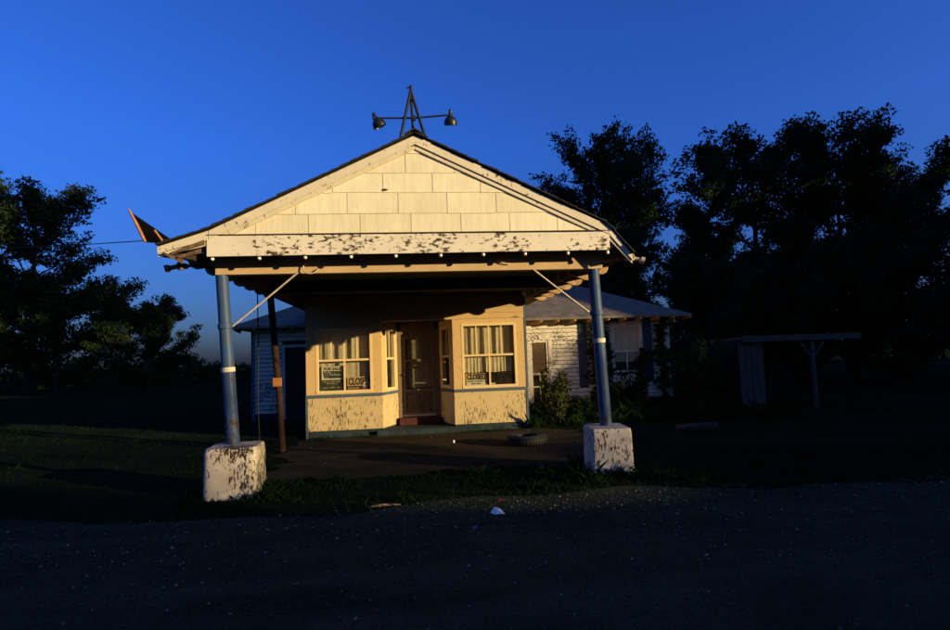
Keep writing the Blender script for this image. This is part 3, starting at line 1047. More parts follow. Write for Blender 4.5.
cs1 = empty('closed_sign', (-1.27, YSG, 1.0), 'CLOSED card with a round red badge beside the FOR SALE sign', 'sign')
MB().box(-1.545, -1.035, YSG, YSG + .006, 1.005, 1.285).build('card', 'sign_tan', cs1)
text_mesh('CLOSED', .205, 'lettering', 'ink', cs1, (-1.29, YSG - .003, 1.115), .60, .006)
MB().box(-1.545, -1.035, YSG - .004, YSG - .0005, 1.010, 1.085).build('lower_strip', 'ink', cs1)
m = MB()
x = -1.525
while x < -1.29:
    wch = random.uniform(.012, .02)
    m.box(x, x + wch, YSG - .006, YSG - .0045, 1.025, 1.025 + random.choice((.03, .03, .042)))
    x += wch + .008
m.build('small_print', 'sign_tan', cs1)
bd = MB().lathe((-1.125, YSG - .006, 1.10), (0, -1, 0), [(.0, .001), (.085, .001), (.085, .004), (0, .004)], 24).build('badge', 'sign_white', cs1)
MB().box(-1.215, -1.035, YSG - .013, YSG - .011, 1.02, 1.065).build('badge_foot', 'badge_red', bd)
MB().box(-1.185, -1.065, YSG - .0125, YSG - .0105, 1.105, 1.125).build('badge_line', 'badge_red', bd)

cs2 = empty('closed_sign', (1.27, YSG, 1.0), 'CLOSED card with a white strip of small print in the right bay window', 'sign')
MB().box(1.045, 1.505, YSG, YSG + .006, .995, 1.255).build('card', 'sign_tan', cs2)
text_mesh('CLOSED', .165, 'lettering', 'ink', cs2, (1.275, YSG - .003, 1.125), .68, .007)
MB().hexa([(1.06, YSG - .006, .99), (1.49, YSG - .006, .99), (1.49, YSG - .001, .99), (1.06, YSG - .001, .99)],
          [(1.06, YSG - .006, 1.115), (1.44, YSG - .006, 1.115), (1.44, YSG - .001, 1.115), (1.06, YSG - .001, 1.115)]).build('white_strip', 'sign_white', cs2)
for zz, spans in ((1.07, ((1.08, 1.22), (1.25, 1.43))), (1.015, ((1.16, 1.25), (1.28, 1.37)))):
    m = MB()
    for a, b in spans:
        x = a
        while x < b - .01:
            wch = random.uniform(.014, .022)
            m.box(x, x + wch, YSG - .008, YSG - .0065, zz, zz + .026)
            x += wch + .007
    m.build('small_print', 'ink', cs2)
bx_ = empty('small_carton', (1.64, YSG, 1.0), 'small pale carton lying on the window ledge beside the CLOSED card', 'carton')
MB().box(1.585, 1.70, YSG - .01, YSG + .06, .998, 1.035).build('carton_body', 'sign_tan', bx_, bevel=.004)
MB().box(1.60, 1.685, YSG - .012, YSG - .0105, 1.003, 1.03).build('carton_label', 'sign_white', bx_)

# ------------------------------------------------------------------ house behind
YH = 17.0
house = empty('house', (1.5, YH, 0), 'long white clapboard house with a hipped grey roof behind the shop', 'house')
HX0, HX1, HZ0, HZ1 = -4.70, 7.79, .20, 2.74
MB().box(HX0 + .03, HX1 - .03, YH + .03, 25, -.6, HZ1).build('wall', 'dark_wood', house)  # dark backing; open gaps between the boards show it as lap shadow lines
MB().box(HX0 + .01, HX1 - .01, YH + .005, YH + .03, -.6, HZ0).build('foundation', 'blue_concrete', house)
opens = [(-3.88, -3.02, -.3, 2.155), (3.30, 4.08, -.1, 2.15), (4.90, 5.20, .6, 2.62), (5.93, 6.96, .98, 2.56), (6.99, 7.28, .8, 2.56)]
z = HZ0
while z < HZ1 - .02:
    z2 = min(z + .122, HZ1)
    segs = [(HX0, -2.43), (2.40, HX1)]
    for (a, b, c, d) in opens:
        if z2 > c and z < d:
            ns = []
            for (p, q) in segs:
                if b <= p or a >= q:
                    ns.append((p, q))
                else:
                    if a > p:
                        ns.append((p, a))
                    if b < q:
                        ns.append((b, q))
            segs = ns
    for (p, q) in segs:
        if q - p < .05:
            continue
        j = random.uniform(-.004, .004)
        MB().hexa([(p, YH - .034, z + j), (q, YH - .034, z + j * .3), (q, YH + .028, z), (p, YH + .028, z)],
                  [(p, YH - .004, z2 - .016), (q, YH - .004, z2 - .016), (q, YH + .028, z2 - .016), (p, YH + .028, z2 - .016)]).build('clapboard', 'clapboard', house)
    z += .122
for x in (HX0, HX1):
    MB().box(x - .05, x + .05, YH - .03, YH + .06, -.1, HZ1).build('corner_board', 'shutter_blue' if x < 0 else 'clapboard', house)


def casing(x0, x1, z0, z1, wdt, name='casing', mat='clapboard'):
    for b in ((x0, x0 + wdt, z0, z1), (x1 - wdt, x1, z0, z1), (x0 + wdt, x1 - wdt, z1 - wdt, z1)):
        MB().box(b[0], b[1], YH - .04, YH + .02, b[2], b[3]).build(name, mat, house)


# dark doorway of the near wing
casing(-3.88, -3.02, -.3, 2.155, .075)
MB().box(-3.80, -3.10, YH + .018, YH + .029, -.3, 2.08).build('dark_doorway', 'interior', house)
# door with a brown screen
casing(3.30, 4.08, -.1, 2.15, .10)
sd = MB()
sd.box(3.40, 3.47, YH - .02, YH + .015, -.1, 2.05)
sd.box(3.91, 3.98, YH - .02, YH + .015, -.1, 2.05)
sd.box(3.47, 3.91, YH - .02, YH + .015, 1.98, 2.05)
sd.box(3.47, 3.91, YH - .02, YH + .015, 1.0, 1.06)
sd.box(3.47, 3.91, YH - .02, YH + .015, .62, .66)
sd.box(3.67, 3.71, YH - .019, YH + .015, -.1, 1.0)
sdo = sd.build('screen_door', 'clapboard', house)
for k in range(9):
    zz = 1.06 + k * .102
    MB().hexa([(3.47, YH + .0, zz), (3.91, YH + .0, zz), (3.91, YH + .014, zz), (3.47, YH + .014, zz)],
              [(3.47, YH + .008, zz + .10), (3.91, YH + .008, zz + .10), (3.91, YH + .02, zz + .10), (3.47, YH + .02, zz + .10)]).build('louver', 'brown_screen', sdo)
MB().box(3.47, 3.91, YH + .016, YH + .028, -.1, .999).build('dark_pane', 'interior', sdo)
# shutters of corrugated blue metal
for x0, x1, z0, z1 in ((4.90, 5.20, .6, 2.62), (6.99, 7.28, .8, 2.56)):
    k = 7
    for i in range(k):
        xa = x0 + (x1 - x0) * i / k
        xb = x0 + (x1 - x0) * (i + 1) / k
        MB().prism([(xa + .003, YH - .005), ((xa + xb) / 2, YH - .035), (xb - .003, YH - .005), (xb - .003, YH + .02), (xa + .003, YH + .02)],
                   lambda a, b: (a, b, z0), lambda a, b: (a, b, z1)).build('shutter_rib', 'shutter_blue', house)
# far window
casing(5.93, 6.96, .98, 2.56, .13)
hw = MB()
hw.box(6.06, 6.83, YH - .02, YH + .01, .98, 1.04)
hw.box(6.06, 6.83, YH - .02, YH + .01, 1.60, 1.65)
hw.box(6.06, 6.83, YH - .02, YH + .01, 2.38, 2.43)
hwo = hw.build('window', 'clapboard', house)
for i in range(2):
    MB().box(6.30 + i * .27, 6.325 + i * .27, YH - .018, YH + .01, 1.65, 2.38).build('muntin', 'clapboard', hwo)
MB().box(6.43, 6.46, YH - .018, YH + .01, 1.04, 1.60).build('muntin', 'clapboard', hwo)
MB().box(6.06, 6.83, YH + .014, YH + .028, 1.651, 2.379).build('curtain_panel', 'curtain', hwo)
MB().box(6.06, 6.83, YH + .014, YH + .028, 1.041, 1.30).build('dark_pane', 'interior', hwo)
MB().box(6.06, 6.83, YH + .014, YH + .028, 1.301, 1.599).build('curtain_panel', 'blind', hwo)
# hip roof and rafter tails
EX0, EX1, EY0, EY1, EZ, PT = -5.18, 8.35, 16.45, 25.45, 2.70, .46
hd = (EY1 - EY0) / 2
rz = EZ + hd * PT
A, B_, C_, D_ = (EX0, EY0), (EX1, EY0), (EX1, EY1), (EX0, EY1)
r1, r2 = (EX0 + hd, EY0 + hd), (EX1 - hd, EY0 + hd)
th = .07
m = MB()
m.add([(*A, EZ), (*B_, EZ), (*C_, EZ), (*D_, EZ), (*r1, rz), (*r2, rz), (*A, EZ - th), (*B_, EZ - th), (*C_, EZ - th), (*D_, EZ - th)],
      [(0, 1, 5, 4), (1, 2, 5), (2, 3, 4, 5), (3, 0, 4), (6, 7, 1, 0), (7, 8, 2, 1), (8, 9, 3, 2), (9, 6, 0, 3), (9, 8, 7, 6)])
m.build('roof', 'metal_roof', house)
for i in range(27):
    x = EX0 + .12 + i * .515
    if -2.3 < x < 2.4:
        continue
    MB().hexa([(x - .022, EY0 + .03, EZ - th - .055), (x + .022, EY0 + .03, EZ - th - .055), (x + .022, YH + .03, EZ - th - .10), (x - .022, YH + .03, EZ - th - .10)],
              [(x - .022, EY0 + .03, EZ - th), (x + .022, EY0 + .03, EZ - th), (x + .022, YH + .03, EZ - th), (x - .022, YH + .03, EZ - th)]).build('rafter_tail', 'tail_wood', house)
# ------------------------------------------------------------------ leaning wood pole, wires
pole = empty('wooden_pole', (-2.58, 11, 0), 'leaning dark wooden pole with an orange plate under the canopy eave', 'pole')
MB().tube([(-2.555, 11, -.1), (-2.60, 11, 1.0), (-2.68, 11, 2.0), (-2.76, 11, 3.08)], [.062, .060, .062, .066], 12).build('shaft', 'pole_wood', pole, True)
MB().box(-2.70, -2.54, 10.90, 10.935, 1.21, 1.37).build('orange_plate', 'orange_plate', pole, bevel=.006)
MB().tube([(-2.63, 10.925, 1.25), (-2.63, 11, 1.25)], .012, 6).build('bolt', 'steel_dark', pole)
o = MB().tube([(-2.985, 11.0, 3.12), (-2.98, 11.02, 2.0), (-2.99, 11.0, .8), (-2.97, 11.05, .02)], .011, 6).build('hanging_cable', 'wire', None, True)
tag(o, 'thin dark cable hanging straight down beside the leaning wooden pole', 'cable')
pts = []
for k in range(25):
    t = k / 24
    pts.append((-3.36 - 22 * t, 7.4 + 14 * t, 3.23 + 4.0 * t - 2.0 * t * (1 - t)))
o = MB().tube(pts, .006, 6).build('overhead_wire', 'wire', None, True)
tag(o, 'thin overhead wire running from the torn eave corner to the trees', 'wire')

# ------------------------------------------------------------------ open shed
shed = empty('open_shed', (11.2, 17, -.2), 'low open shed with a lean-to roof on a Y braced post', 'shed')
SY_, GZ = 15.2, -.22
MB().hexa([(9.2, SY_, 1.83), (12.75, SY_, 1.80), (12.75, 19.5, 1.72), (9.2, 19.5, 1.74)], [(9.2, SY_, 1.91), (12.75, SY_, 1.88), (12.75, 19.5, 1.80), (9.2, 19.5, 1.82)]).build('roof', 'shed_wood', shed)
MB().box(9.15, 12.8, SY_ - .03, SY_ - .002, 1.76, 1.93).build('eave_board', 'shed_wood', shed)
for k in range(8):
    x = 9.2 + k * .44
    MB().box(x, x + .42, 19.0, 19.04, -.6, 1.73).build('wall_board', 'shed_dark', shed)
for k in range(4):
    x = 9.15 + k * .19
    MB().box(x, x + .175, SY_ + .2 + .01 * (k % 2), SY_ + .24 + .01 * (k % 2), -.6, 1.80).build('wall_board', 'shed_wood', shed)
for k in range(3):
    y = SY_ + .3 + k * 1.2
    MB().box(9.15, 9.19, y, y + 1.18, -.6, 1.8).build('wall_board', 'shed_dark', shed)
for k in range(3):
    x = 10.4 + k * .17
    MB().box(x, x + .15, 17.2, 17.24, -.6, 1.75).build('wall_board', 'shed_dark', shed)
px_ = 11.33
for px_ in (11.33,):
    MB().box(px_ - .055, px_ + .055, SY_ + .05, SY_ + .16, -.6, 1.82).build('post', 'shed_wood', shed)
    for s in (-1, 1):
        MB().hexa([(px_ + s * .06 - .03, SY_ + .07, 1.30), (px_ + s * .06 + .03, SY_ + .07, 1.30), (px_ + s * .06 + .03, SY_ + .14, 1.30), (px_ + s * .06 - .03, SY_ + .14, 1.30)],
                  [(px_ + s * .42 - .04, SY_ + .07, 1.80), (px_ + s * .42 + .04, SY_ + .07, 1.80), (px_ + s * .42 + .04, SY_ + .14, 1.80), (px_ + s * .42 - .04, SY_ + .14, 1.80)]).build('brace', 'shed_wood', shed)


# ------------------------------------------------------------------ trees
def leaf_cloud(centres, dirs, n_per, rad, size, elong=1.0, seed=0):
    """rhombic leaf sprays round the tips of the twigs"""
    g = np.random.default_rng(seed)
    C = np.repeat(np.asarray(centres), n_per, 0)
    D = np.repeat(np.asarray(dirs), n_per, 0)
    N = len(C)
    P = g.normal(size=(N, 3))
    P /= np.linalg.norm(P, axis=1)[:, None]
    P *= (g.random((N, 1)) ** .45) * rad
    P[:, 2] *= .7
    P = C + P + D * (g.normal(size=(N, 1)) * rad * (elong - 1))
    a = g.normal(size=(N, 3)) + D * (1.4 if elong > 1 else .3)
    a /= np.linalg.norm(a, axis=1)[:, None]
    b = np.cross(a, g.normal(size=(N, 3)))
    b /= np.linalg.norm(b, axis=1)[:, None]
    s = size * g.uniform(.6, 1.35, (N, 1))
    V = np.stack([P - a * s, P + b * s * .5, P + a * s, P - b * s * .5], 1).reshape(-1, 3)
    F = np.arange(N * 4).reshape(-1, 4)
    return V, F


def grow_tree(height, radius, seed, base_frac=.2, n_limb=16, spread=1.0, n_per=64, leaf=.12, clump=.6, elong=1.0, up=.35, lobes=5, cone=False):
    """trunk and limbs as tubes, leaves at the twig tips; returns tube MB, leaf V/F"""
    rd = random.Random(seed)
    mb = MB()
    tr = [(0, 0, -.3)]
    x = y = 0
    nseg = 6
    for k in range(1, nseg + 1):
        x += rd.uniform(-.12, .12) * height / 12
        y += rd.uniform(-.12, .12) * height / 12
        tr.append((x, y, height * .82 * k / nseg))
    r0 = height * .022
    mb.tube(tr, [r0 * 1.3] + [r0 * (1 - .85 * k / nseg) for k in range(1, nseg + 1)], 8)
    tips, dirs = [], []

    def trunk_at(z):
        t = np.clip(z / (height * .82) * nseg, 0, nseg - .001)
        i = int(t)
        if i >= nseg:
            i = nseg - 1
        f = t - i
        return [tr[i][q] * (1 - f) + tr[i + 1][q] * f if q < 2 else z for q in range(3)]
    lob = [rd.uniform(.72, 1.12) for _ in range(lobes)]
    for i in range(n_limb):
        f = (i + rd.random()) / n_limb
        z0 = height * (base_frac * .8 + (.80 - base_frac * .8) * f)
        p = Vector(trunk_at(z0))
        az = i * 2.4 + rd.uniform(-.5, .5)
        # crown outline: widest a third of the way up
        zt = (z0 / height - base_frac * .6) / (1 - base_frac * .6)
        env = max(.22, math.sin(math.pi * min(1, max(.0, zt * .80 + .16))) ** .8)
        if cone:
            env = max(.12, (1.02 - zt) ** .75) * (.75 if zt < .12 else 1)
        lb = lob[int((az % (2 * math.pi)) / (2 * math.pi) * lobes) % lobes]
        L = radius * env * lb * rd.uniform(.8, 1.1) * spread
        d = Vector((math.cos(az), math.sin(az), up + .9 * zt))
        d.normalize()
        pts = [p]
        cur = p.copy()
        dd = d.copy()
        ns = 5
        for k in range(ns):
            dd = (dd + Vector((rd.uniform(-.22, .22), rd.uniform(-.22, .22), rd.uniform(-.08, .16)))).normalized()
            cur = cur + dd * L / ns
            pts.append(cur.copy())
        rl = r0 * .34 * (1 - .5 * f)
        mb.tube(pts, [rl * (1 - .8 * k / ns) for k in range(ns + 1)], 5, False)
        for k in range(2, ns + 1):
            nb = 4 if k < ns else 6
            for _ in range(nb):
                sd_ = (dd + Vector((rd.uniform(-1, 1), rd.uniform(-1, 1), rd.uniform(-.45, .7)))).normalized()
                l2 = max(.5, L) * rd.uniform(.12, .42)
                e = pts[k] + sd_ * l2
                mb.tube([pts[k], pts[k] + sd_ * l2 * .5 + Vector((0, 0, .03)), e], [rl * .35, rl * .25, rl * .1], 4, False)
                tips.append(tuple(e))
                dirs.append(tuple(sd_))
                if rd.random() < .7:
                    tips.append(tuple(pts[k] + sd_ * l2 * .5))
                    dirs.append(tuple(sd_))
    for k in range(8):
        t = Vector(tr[-1]) + Vector((rd.uniform(-.4, .4), rd.uniform(-.4, .4), rd.uniform(0, .16 * height)))
        tips.append(tuple(t))
        dirs.append((rd.uniform(-.3, .3), rd.uniform(-.3, .3), 1))
    V, F = leaf_cloud(tips, dirs, n_per, clump, leaf, elong, seed)
    return mb, V, F


PROTO = {}


def make_proto(key, leafmat, **kw):
    mb, V, F = grow_tree(**kw)
    me_t = bpy.data.meshes.new('trunk_' + key)
    me_t.from_pydata(mb.v, [], mb.f)
    me_t.materials.append(M['bark'])
    o = numesh('crown', V, F, leafmat)
    me_c = o.data
    bpy.data.objects.remove(o)
    PROTO[key] = (me_t, me_c)


def put_tree(key, name, x, y, sc, rz, label, cat='tree', group=None, scz=1.0):
    z = float(gh(x, y))
    r_ = empty(name, (x, y, z), label, cat, group)
    r_.rotation_euler.z = rz
    r_.scale = (sc, sc, sc * scz)
    for nm, me in zip(('trunk', 'crown'), PROTO[key]):
        o_ = bpy.data.objects.new(nm, me)
        col.objects.link(o_)
        o_.parent = r_
    return r_


make_proto('round', 'leaf', height=14, radius=5.2, seed=3, base_frac=.12, n_limb=30, n_per=46, leaf=.12, clump=.55, up=.15, lobes=6)
make_proto('round2', 'leaf', height=14, radius=5.0, seed=11, base_frac=.12, n_limb=30, n_per=64, leaf=.12, clump=.58, up=.2, lobes=7)
make_proto('feather', 'leaf_b', height=14, radius=5.0, seed=29, base_frac=.14, n_limb=44, n_per=40, leaf=.10, clump=.36, elong=1.45, up=.7, lobes=7)
make_proto('low', 'leaf', height=6, radius=3.0, seed=31, base_frac=.03, n_limb=22, n_per=58, leaf=.085, clump=.42, up=.15, lobes=6)

put_tree('feather', 'feathery_tree', 10.9, 30, .93, .4, 'feathery tree with upswept sprays directly behind the drooping eave', group='trees round the station')
put_tree('round', 'broad_tree', 18.4, 28.5, .97, 1.0, 'tall broad dark tree rising between the feathery tree and the frame edge', group='trees round the station')
put_tree('round2', 'broad_tree', 22.6, 27.5, .92, 2.4, 'tall dark tree with an open middle, behind the open shed', group='trees round the station')
put_tree('round', 'broad_tree', 28.0, 29, .88, 4.0, 'dark tree at the far right edge of the picture', group='trees round the station')
put_tree('round2', 'broad_tree', 13.5, 37, .62, .3, 'lower dark tree filling the gap behind the house roof', group='trees round the station')
put_tree('round', 'broad_tree', 20.5, 37, .72, 5.3, 'distant dark tree seen through the gap above the shed', group='trees round the station')
put_tree('low', 'low_tree', 17.0, 24.5, .95, .8, 'low spreading tree close behind the open shed', group='trees round the station')
put_tree('low', 'low_tree', 12.2, 22.5, .85, 2.8, 'bushy low tree between the house end and the shed', group='trees round the station')
put_tree('low', 'low_tree', 21.5, 23.5, 1.05, 4.4, 'bushy low tree past the end of the open shed', group='trees round the station')
put_tree('round', 'broad_tree', -30.5, 49, 1.2, 2.2, 'tall dark tree at the far left edge of the picture', group='trees round the station')
put_tree('low', 'low_tree', -17.6, 40, 1.0, .2, 'round low tree standing alone left of the blue post', group='trees round the station')
put_tree('low', 'low_tree', -27.5, 47, 1.4, 3.2, 'low tree tucked under the tall tree by the left edge', group='trees round the station')
put_tree('low', 'low_tree', -44, 60, 2.2, 1.2, 'leafy low tree farthest left, cut by the frame edge', group='trees round the station')

# unseen wood added behind the camera to shade the trees and house end
k = 0
for (t, c, sc, key) in ((33, 22.4, 1.0, 'round'), (34, 25, 1.05, 'round2'), (33, 30.5, 1.05, 'round'), (34, 36, 1.1, 'round2'), (33, 41.5, 1.05, 'round'),
                        (40, 23.6, 1.15, 'round2'), (41, 28, 1.2, 'round'), (40, 33.5, 1.2, 'round2'), (41, 39, 1.2, 'round'), (40, 45, 1.2, 'round2')):
    x, y = t * SX - c * SY * 1.0, t * SY + c * SX
    put_tree(key, 'shade_tree', x, y, sc, k * 1.7, 'unseen tall tree added behind the camera to shade the yard', group='unseen trees added for their shade')
    k += 1

# unseen leaves added on the bank crest to thin the sun on bases and wall
g = np.random.default_rng(15)
hc = g.uniform(2.5, 8.9, 5200)
hb = shade_bank_height(hc)
htop = np.interp(hc, [2.5, 4.7, 7.5, 8.9], [7.4, 7.1, 6.6, 6.0])
hz = hb - .15 + (htop - hb + .15) * g.random(len(hc)) ** 1.25
hc2 = g.uniform(12.7, 17.0, 2600)
hb2 = shade_bank_height(hc2)
hz = np.concatenate([hz, hb2 - .15 + np.maximum(7.45 - hb2, .3) * g.random(len(hc2)) ** 1.2])
hc = np.concatenate([hc, hc2])
ht = 30 + g.uniform(-.5, .5, len(hc))
V, F = leaf_cloud(np.stack([ht * SX - hc * SY, ht * SY + hc * SX, hz], 1), np.tile([0, 0, 1.0], (len(hc), 1)), 1, .12, .058, 1.0, 16)
hd_o = numesh('shade_hedge', V, F, 'leaf_b')
tag(hd_o, 'unseen thin leaf screen added on the bank to sift the low sun', 'shade_hedge', kind='stuff')

# far treeline: one mass
g = np.random.default_rng(5)
tx = np.concatenate([g.uniform(-55, 6, 3600), g.uniform(10, 60, 2600)])
ty = g.uniform(55, 64, len(tx))
tz = g.random(len(tx)) ** .7 * (1.75 + .5 * np.sin(tx * .45) + .35 * np.sin(tx * 1.3 + 1) + .3 * np.sin(tx * 3.1 + 2) + np.where(tx < -24, 1.2, 0))
V, F = leaf_cloud(np.stack([tx, ty, np.maximum(tz, .1)], 1), np.tile([0, 0, 1.0], (len(tx), 1)), 9, .38, .15, 1.0, 4)
tl = numesh('treeline', V, F, 'leaf')
tag(tl, 'low dark line of distant trees along the horizon', 'treeline', kind='stuff')


# ------------------------------------------------------------------ shrubs and vines
def shrub(name, x, y, rx, ry, h, n, leaf, label, cat, seed, mat='leaf_bush', group=None, stems=9):
    g_ = np.random.default_rng(seed)
    rd = random.Random(seed)
    z0 = float(gh(x, y))
    r_ = empty(name, (x, y, z0), label, cat, group)
    mb = MB()
    tips, dirs = [], []
    for k_ in range(stems):
        az = rd.uniform(0, 6.28)
        ext = rd.uniform(.3, 1.0)
        hh = h * rd.uniform(.5, 1.0)
        e = Vector((rx * ext * math.cos(az), ry * ext * math.sin(az), hh))
        p = Vector((rx * .2 * math.cos(az), ry * .2 * math.sin(az), -.05))
        mid = (p + e) / 2 + Vector((rd.uniform(-.1, .1), rd.uniform(-.1, .1), .1))
        mb.tube([p, mid, e], [.014, .010, .004], 5, False)
        for t in np.linspace(.25, 1.0, 7):
            q = p.lerp(mid, min(1, t * 2)) if t < .5 else mid.lerp(e, t * 2 - 1)
            tips.append(tuple(q + Vector((rd.uniform(-.12, .12) * rx, rd.uniform(-.12, .12) * ry, rd.uniform(-.06, .06)))))
            dirs.append(tuple((e - p).normalized()))
    V_, F_ = leaf_cloud(tips, dirs, max(2, n // len(tips)), .16 * max(rx, .5) + .06, leaf, 1.0, seed)
    V_[:, 2] = np.maximum(V_[:, 2], .0)
    st = bpy.data.meshes.new('stem')
    st.from_pydata(mb.v, [], mb.f)
    st.materials.append(M['bark'])
    so = bpy.data.objects.new('stem', st)
    col.objects.link(so)
    so.parent = r_
    lo_ = numesh('foliage', V_, F_, mat, r_)
    return r_


shrub('leafy_shrub', 3.16, 13.0, .38, .35, 1.22, 2200, .05, 'leafy shrub with rusty leaves beside the shop corner', 'shrub', 41)
shrub('low_shrub', 3.9, 13.6, .6, .4, .55, 1600, .045, 'low weedy shrub in front of the clapboard wall', 'shrub', 42, 'leaf_b')
shrub('low_shrub', 7.6, 15.0, 1.0, .6, 1.9, 4000, .06, 'dark overgrown shrub at the far end of the house', 'shrub', 43, 'leaf', None, 14)
shrub('low_shrub', 9.2, 16.2, 1.0, .8, 2.3, 4200, .07, 'tall dark shrub between the house and the shed', 'shrub', 44, 'leaf', None, 14)
shrub('low_shrub', 10.2, 17.0, .8, .6, 1.5, 2600, .07, 'dark shrub growing against the shed wall boards', 'shrub', 45, 'leaf', None, 10)
shrub('low_shrub', 5.9, 15.6, .8, .5, 1.0, 2600, .05, 'dark weeds crowding below the far house window', 'shrub', 46, 'leaf', None, 12)


def vine(name, path, n, spread, leaf, label, seed, mat='leaf_b'):
    g_ = np.random.default_rng(seed)
    r_ = empty(name, path[0], label, 'vine', 'vines on the house wall')
    off = Vector(path[0])
    pts_ = [Vector(p) - off for p in path]
    mb = MB().tube(pts_, .013, 5, False)
    st = bpy.data.meshes.new('stem')
    st.from_pydata(mb.v, [], mb.f)
    st.materials.append(M['bark'])
    so = bpy.data.objects.new('stem', st)
    col.objects.link(so)
    so.parent = r_
    cen = []
    for i in range(len(pts_) - 1):
        for t in np.linspace(0, 1, 45):
            cen.append(tuple(pts_[i].lerp(pts_[i + 1], t) + Vector((g_.normal() * spread * (.6 + .5 * math.sin(9 * t + seed)), g_.normal() * .05, g_.normal() * .12))))
    V_, F_ = leaf_cloud(cen, [(0, 0, -1)] * len(cen), max(4, n // len(cen)), .09, leaf, 1.0, seed)
    V_[:, 1] = np.minimum(V_[:, 1], .09)
    numesh('foliage', V_, F_, mat, r_)
    return r_


vine('climbing_vine', [(5.35, 16.85, .0), (5.4, 16.86, .9), (5.3, 16.86, 1.7), (5.45, 16.86, 2.5)], 1700, .14, .05, 'vine climbing beside the first blue shutter behind the post', 51)
vine('climbing_vine', [(5.85, 16.85, .0), (5.8, 16.86, .8), (5.85, 16.86, 1.6), (5.72, 16.84, 2.45)], 1200, .08, .05, 'thin vine climbing the near edge of the far window', 52)
vine('climbing_vine', [(7.5, 16.85, .0), (7.6, 16.86, 1.0), (7.45, 16.86, 1.8), (7.6, 16.8, 2.5)], 2200, .2, .055, 'thick vine covering the house corner by the second shutter', 53)
vine('climbing_vine', [(6.7, 16.85, .0), (6.8, 16.86, .6), (6.9, 16.86, 1.2), (6.98, 16.86, 1.6)], 1500, .2, .055, 'vine creeping up below the far window', 54)

# ------------------------------------------------------------------ tyre, log, litter
tyre = empty('old_tyre', (1.93, 10.35, .0), 'old black tyre lying flat on the dirt near the shop', 'tyre')
prof = [(.20, .02), (.30, .0), (.345, .03), (.36, .09), (.345, .15), (.30, .18), (.20, .165), (.185, .15), (.24, .15), (.24, .04), (.185, .035), (.20, .02)]
m = MB().lathe((1.93, 10.35, .012), (0, 0, 1), prof, 40)
m.build('casing', 'rubber', tyre, True)
m = MB()
for k in range(40):
    a = 2 * math.pi * k / 40
    ca, sa = math.cos(a), math.sin(a)
    for zz in (.05, .11):
        p = Vector((1.93 + .357 * ca, 10.35 + .357 * sa, zz + .012))
        u = Vector((-sa, ca, 0)) * .016
        w_ = Vector((ca, sa, 0)) * .008
        up_ = Vector((0, 0, .036))
        m.hexa([p - u - w_, p + u - w_, p + u + w_, p - u + w_], [p - u - w_ + up_, p + u - w_ + up_, p + u + w_ + up_, p - u + w_ + up_])
tag(m.build('tread', 'rubber', tyre), kind='stuff')
log = MB().tube([(5.05, 10.9, .07), (5.4, 10.85, .08), (5.75, 10.9, .075), (5.9, 10.95, .07)], [.07, .085, .08, .06], 12).build('short_log', 'dark_wood', None, True)
tag(log, 'short dark log lying in the weeds beyond the square block', 'log')
pp = MB()
pv = [(.66, 5.98, .018), (.70, 5.90, .020), (.735, 5.93, .055), (.76, 5.87, .03), (.80, 5.89, .02), (.765, 5.95, .06), (.74, 6.02, .035), (.70, 5.985, .075)]
pp.add(pv, [(0, 1, 2, 7), (2, 1, 3), (2, 3, 4, 5), (7, 2, 5, 6)])
o = pp.build('paper_scrap', 'paper')
tag(o, 'crumpled white paper scrap on the gravel', 'paper')
o = MB().tube([(-.62, 6.48, .03), (-.45, 6.52, .035), (-.28, 6.50, .03)], [.012, .014, .008], 6).build('stick', 'raw_wood', None, True)
tag(o, 'pale dry stick lying along the road edge', 'stick')
o = MB().add([(.80, 6.42, .015), (.85, 6.40, .02), (.87, 6.44, .04), (.82, 6.46, .035)], [(0, 1, 2, 3)]).build('red_leaf', 'badge_red')
tag(o, 'small red scrap at the grass edge behind the paper', 'scrap')
o = MB().add([(.42, 5.48, .015), (.46, 5.46, .02), (.475, 5.50, .045), (.43, 5.52, .03)], [(0, 1, 2, 3)]).build('paper_scrap', 'shutter_blue')
tag(o, 'tiny bluish scrap on the gravel nearest the camera', 'scrap')
o = MB().lathe((.62, 10.95, .01), (0, 0, 1), [(0, 0), (.018, 0), (.022, .045), (.012, .05), (0, .03)], 10).build('white_cup', 'paper')
tag(o, 'tiny white cup on the dirt before the entrance step', 'cup')

# ------------------------------------------------------------------ gravel stones and grass
ico = [(0, 0, 1), (.894, 0, .447), (.276, .851, .447), (-.724, .526, .447), (-.724, -.526, .447), (.276, -.851, .447),
       (.724, .526, -.447), (-.276, .851, -.447), (-.894, 0, -.447), (-.276, -.851, -.447), (.724, -.526, -.447), (0, 0, -1)]
icf = [(0, 1, 2), (0, 2, 3), (0, 3, 4), (0, 4, 5), (0, 5, 1), (1, 6, 2), (2, 7, 3), (3, 8, 4), (4, 9, 5), (5, 10, 1), (6, 7, 2), (7, 8, 3), (8, 9, 4), (9, 10, 5), (10, 6, 1), (11, 7, 6), (11, 8, 7), (11, 9, 8), (11, 10, 9), (11, 6, 10)]
g = np.random.default_rng(9)
N = 30000
sx_ = g.uniform(-8, 9, N)
sy_ = 6.6 - np.abs(g.normal(size=N)) * 1.5
keep = sy_ < 6.6 + .22 * np.sin(sx_ * .9) - .03 * sx_ + g.normal(size=N) * .12
sx_, sy_ = sx_[keep], sy_[keep]
sx_ = np.concatenate([sx_, g.uniform(-6, 6, 700), g.uniform(-2.2, 3.5, 700)])
sy_ = np.concatenate([sy_, g.uniform(2.5, 6, 700), g.uniform(8.2, 12.3, 700)])
N = len(sx_)
sr = .0035 + g.random(N) ** 6 * .011
I3 = np.array(ico)
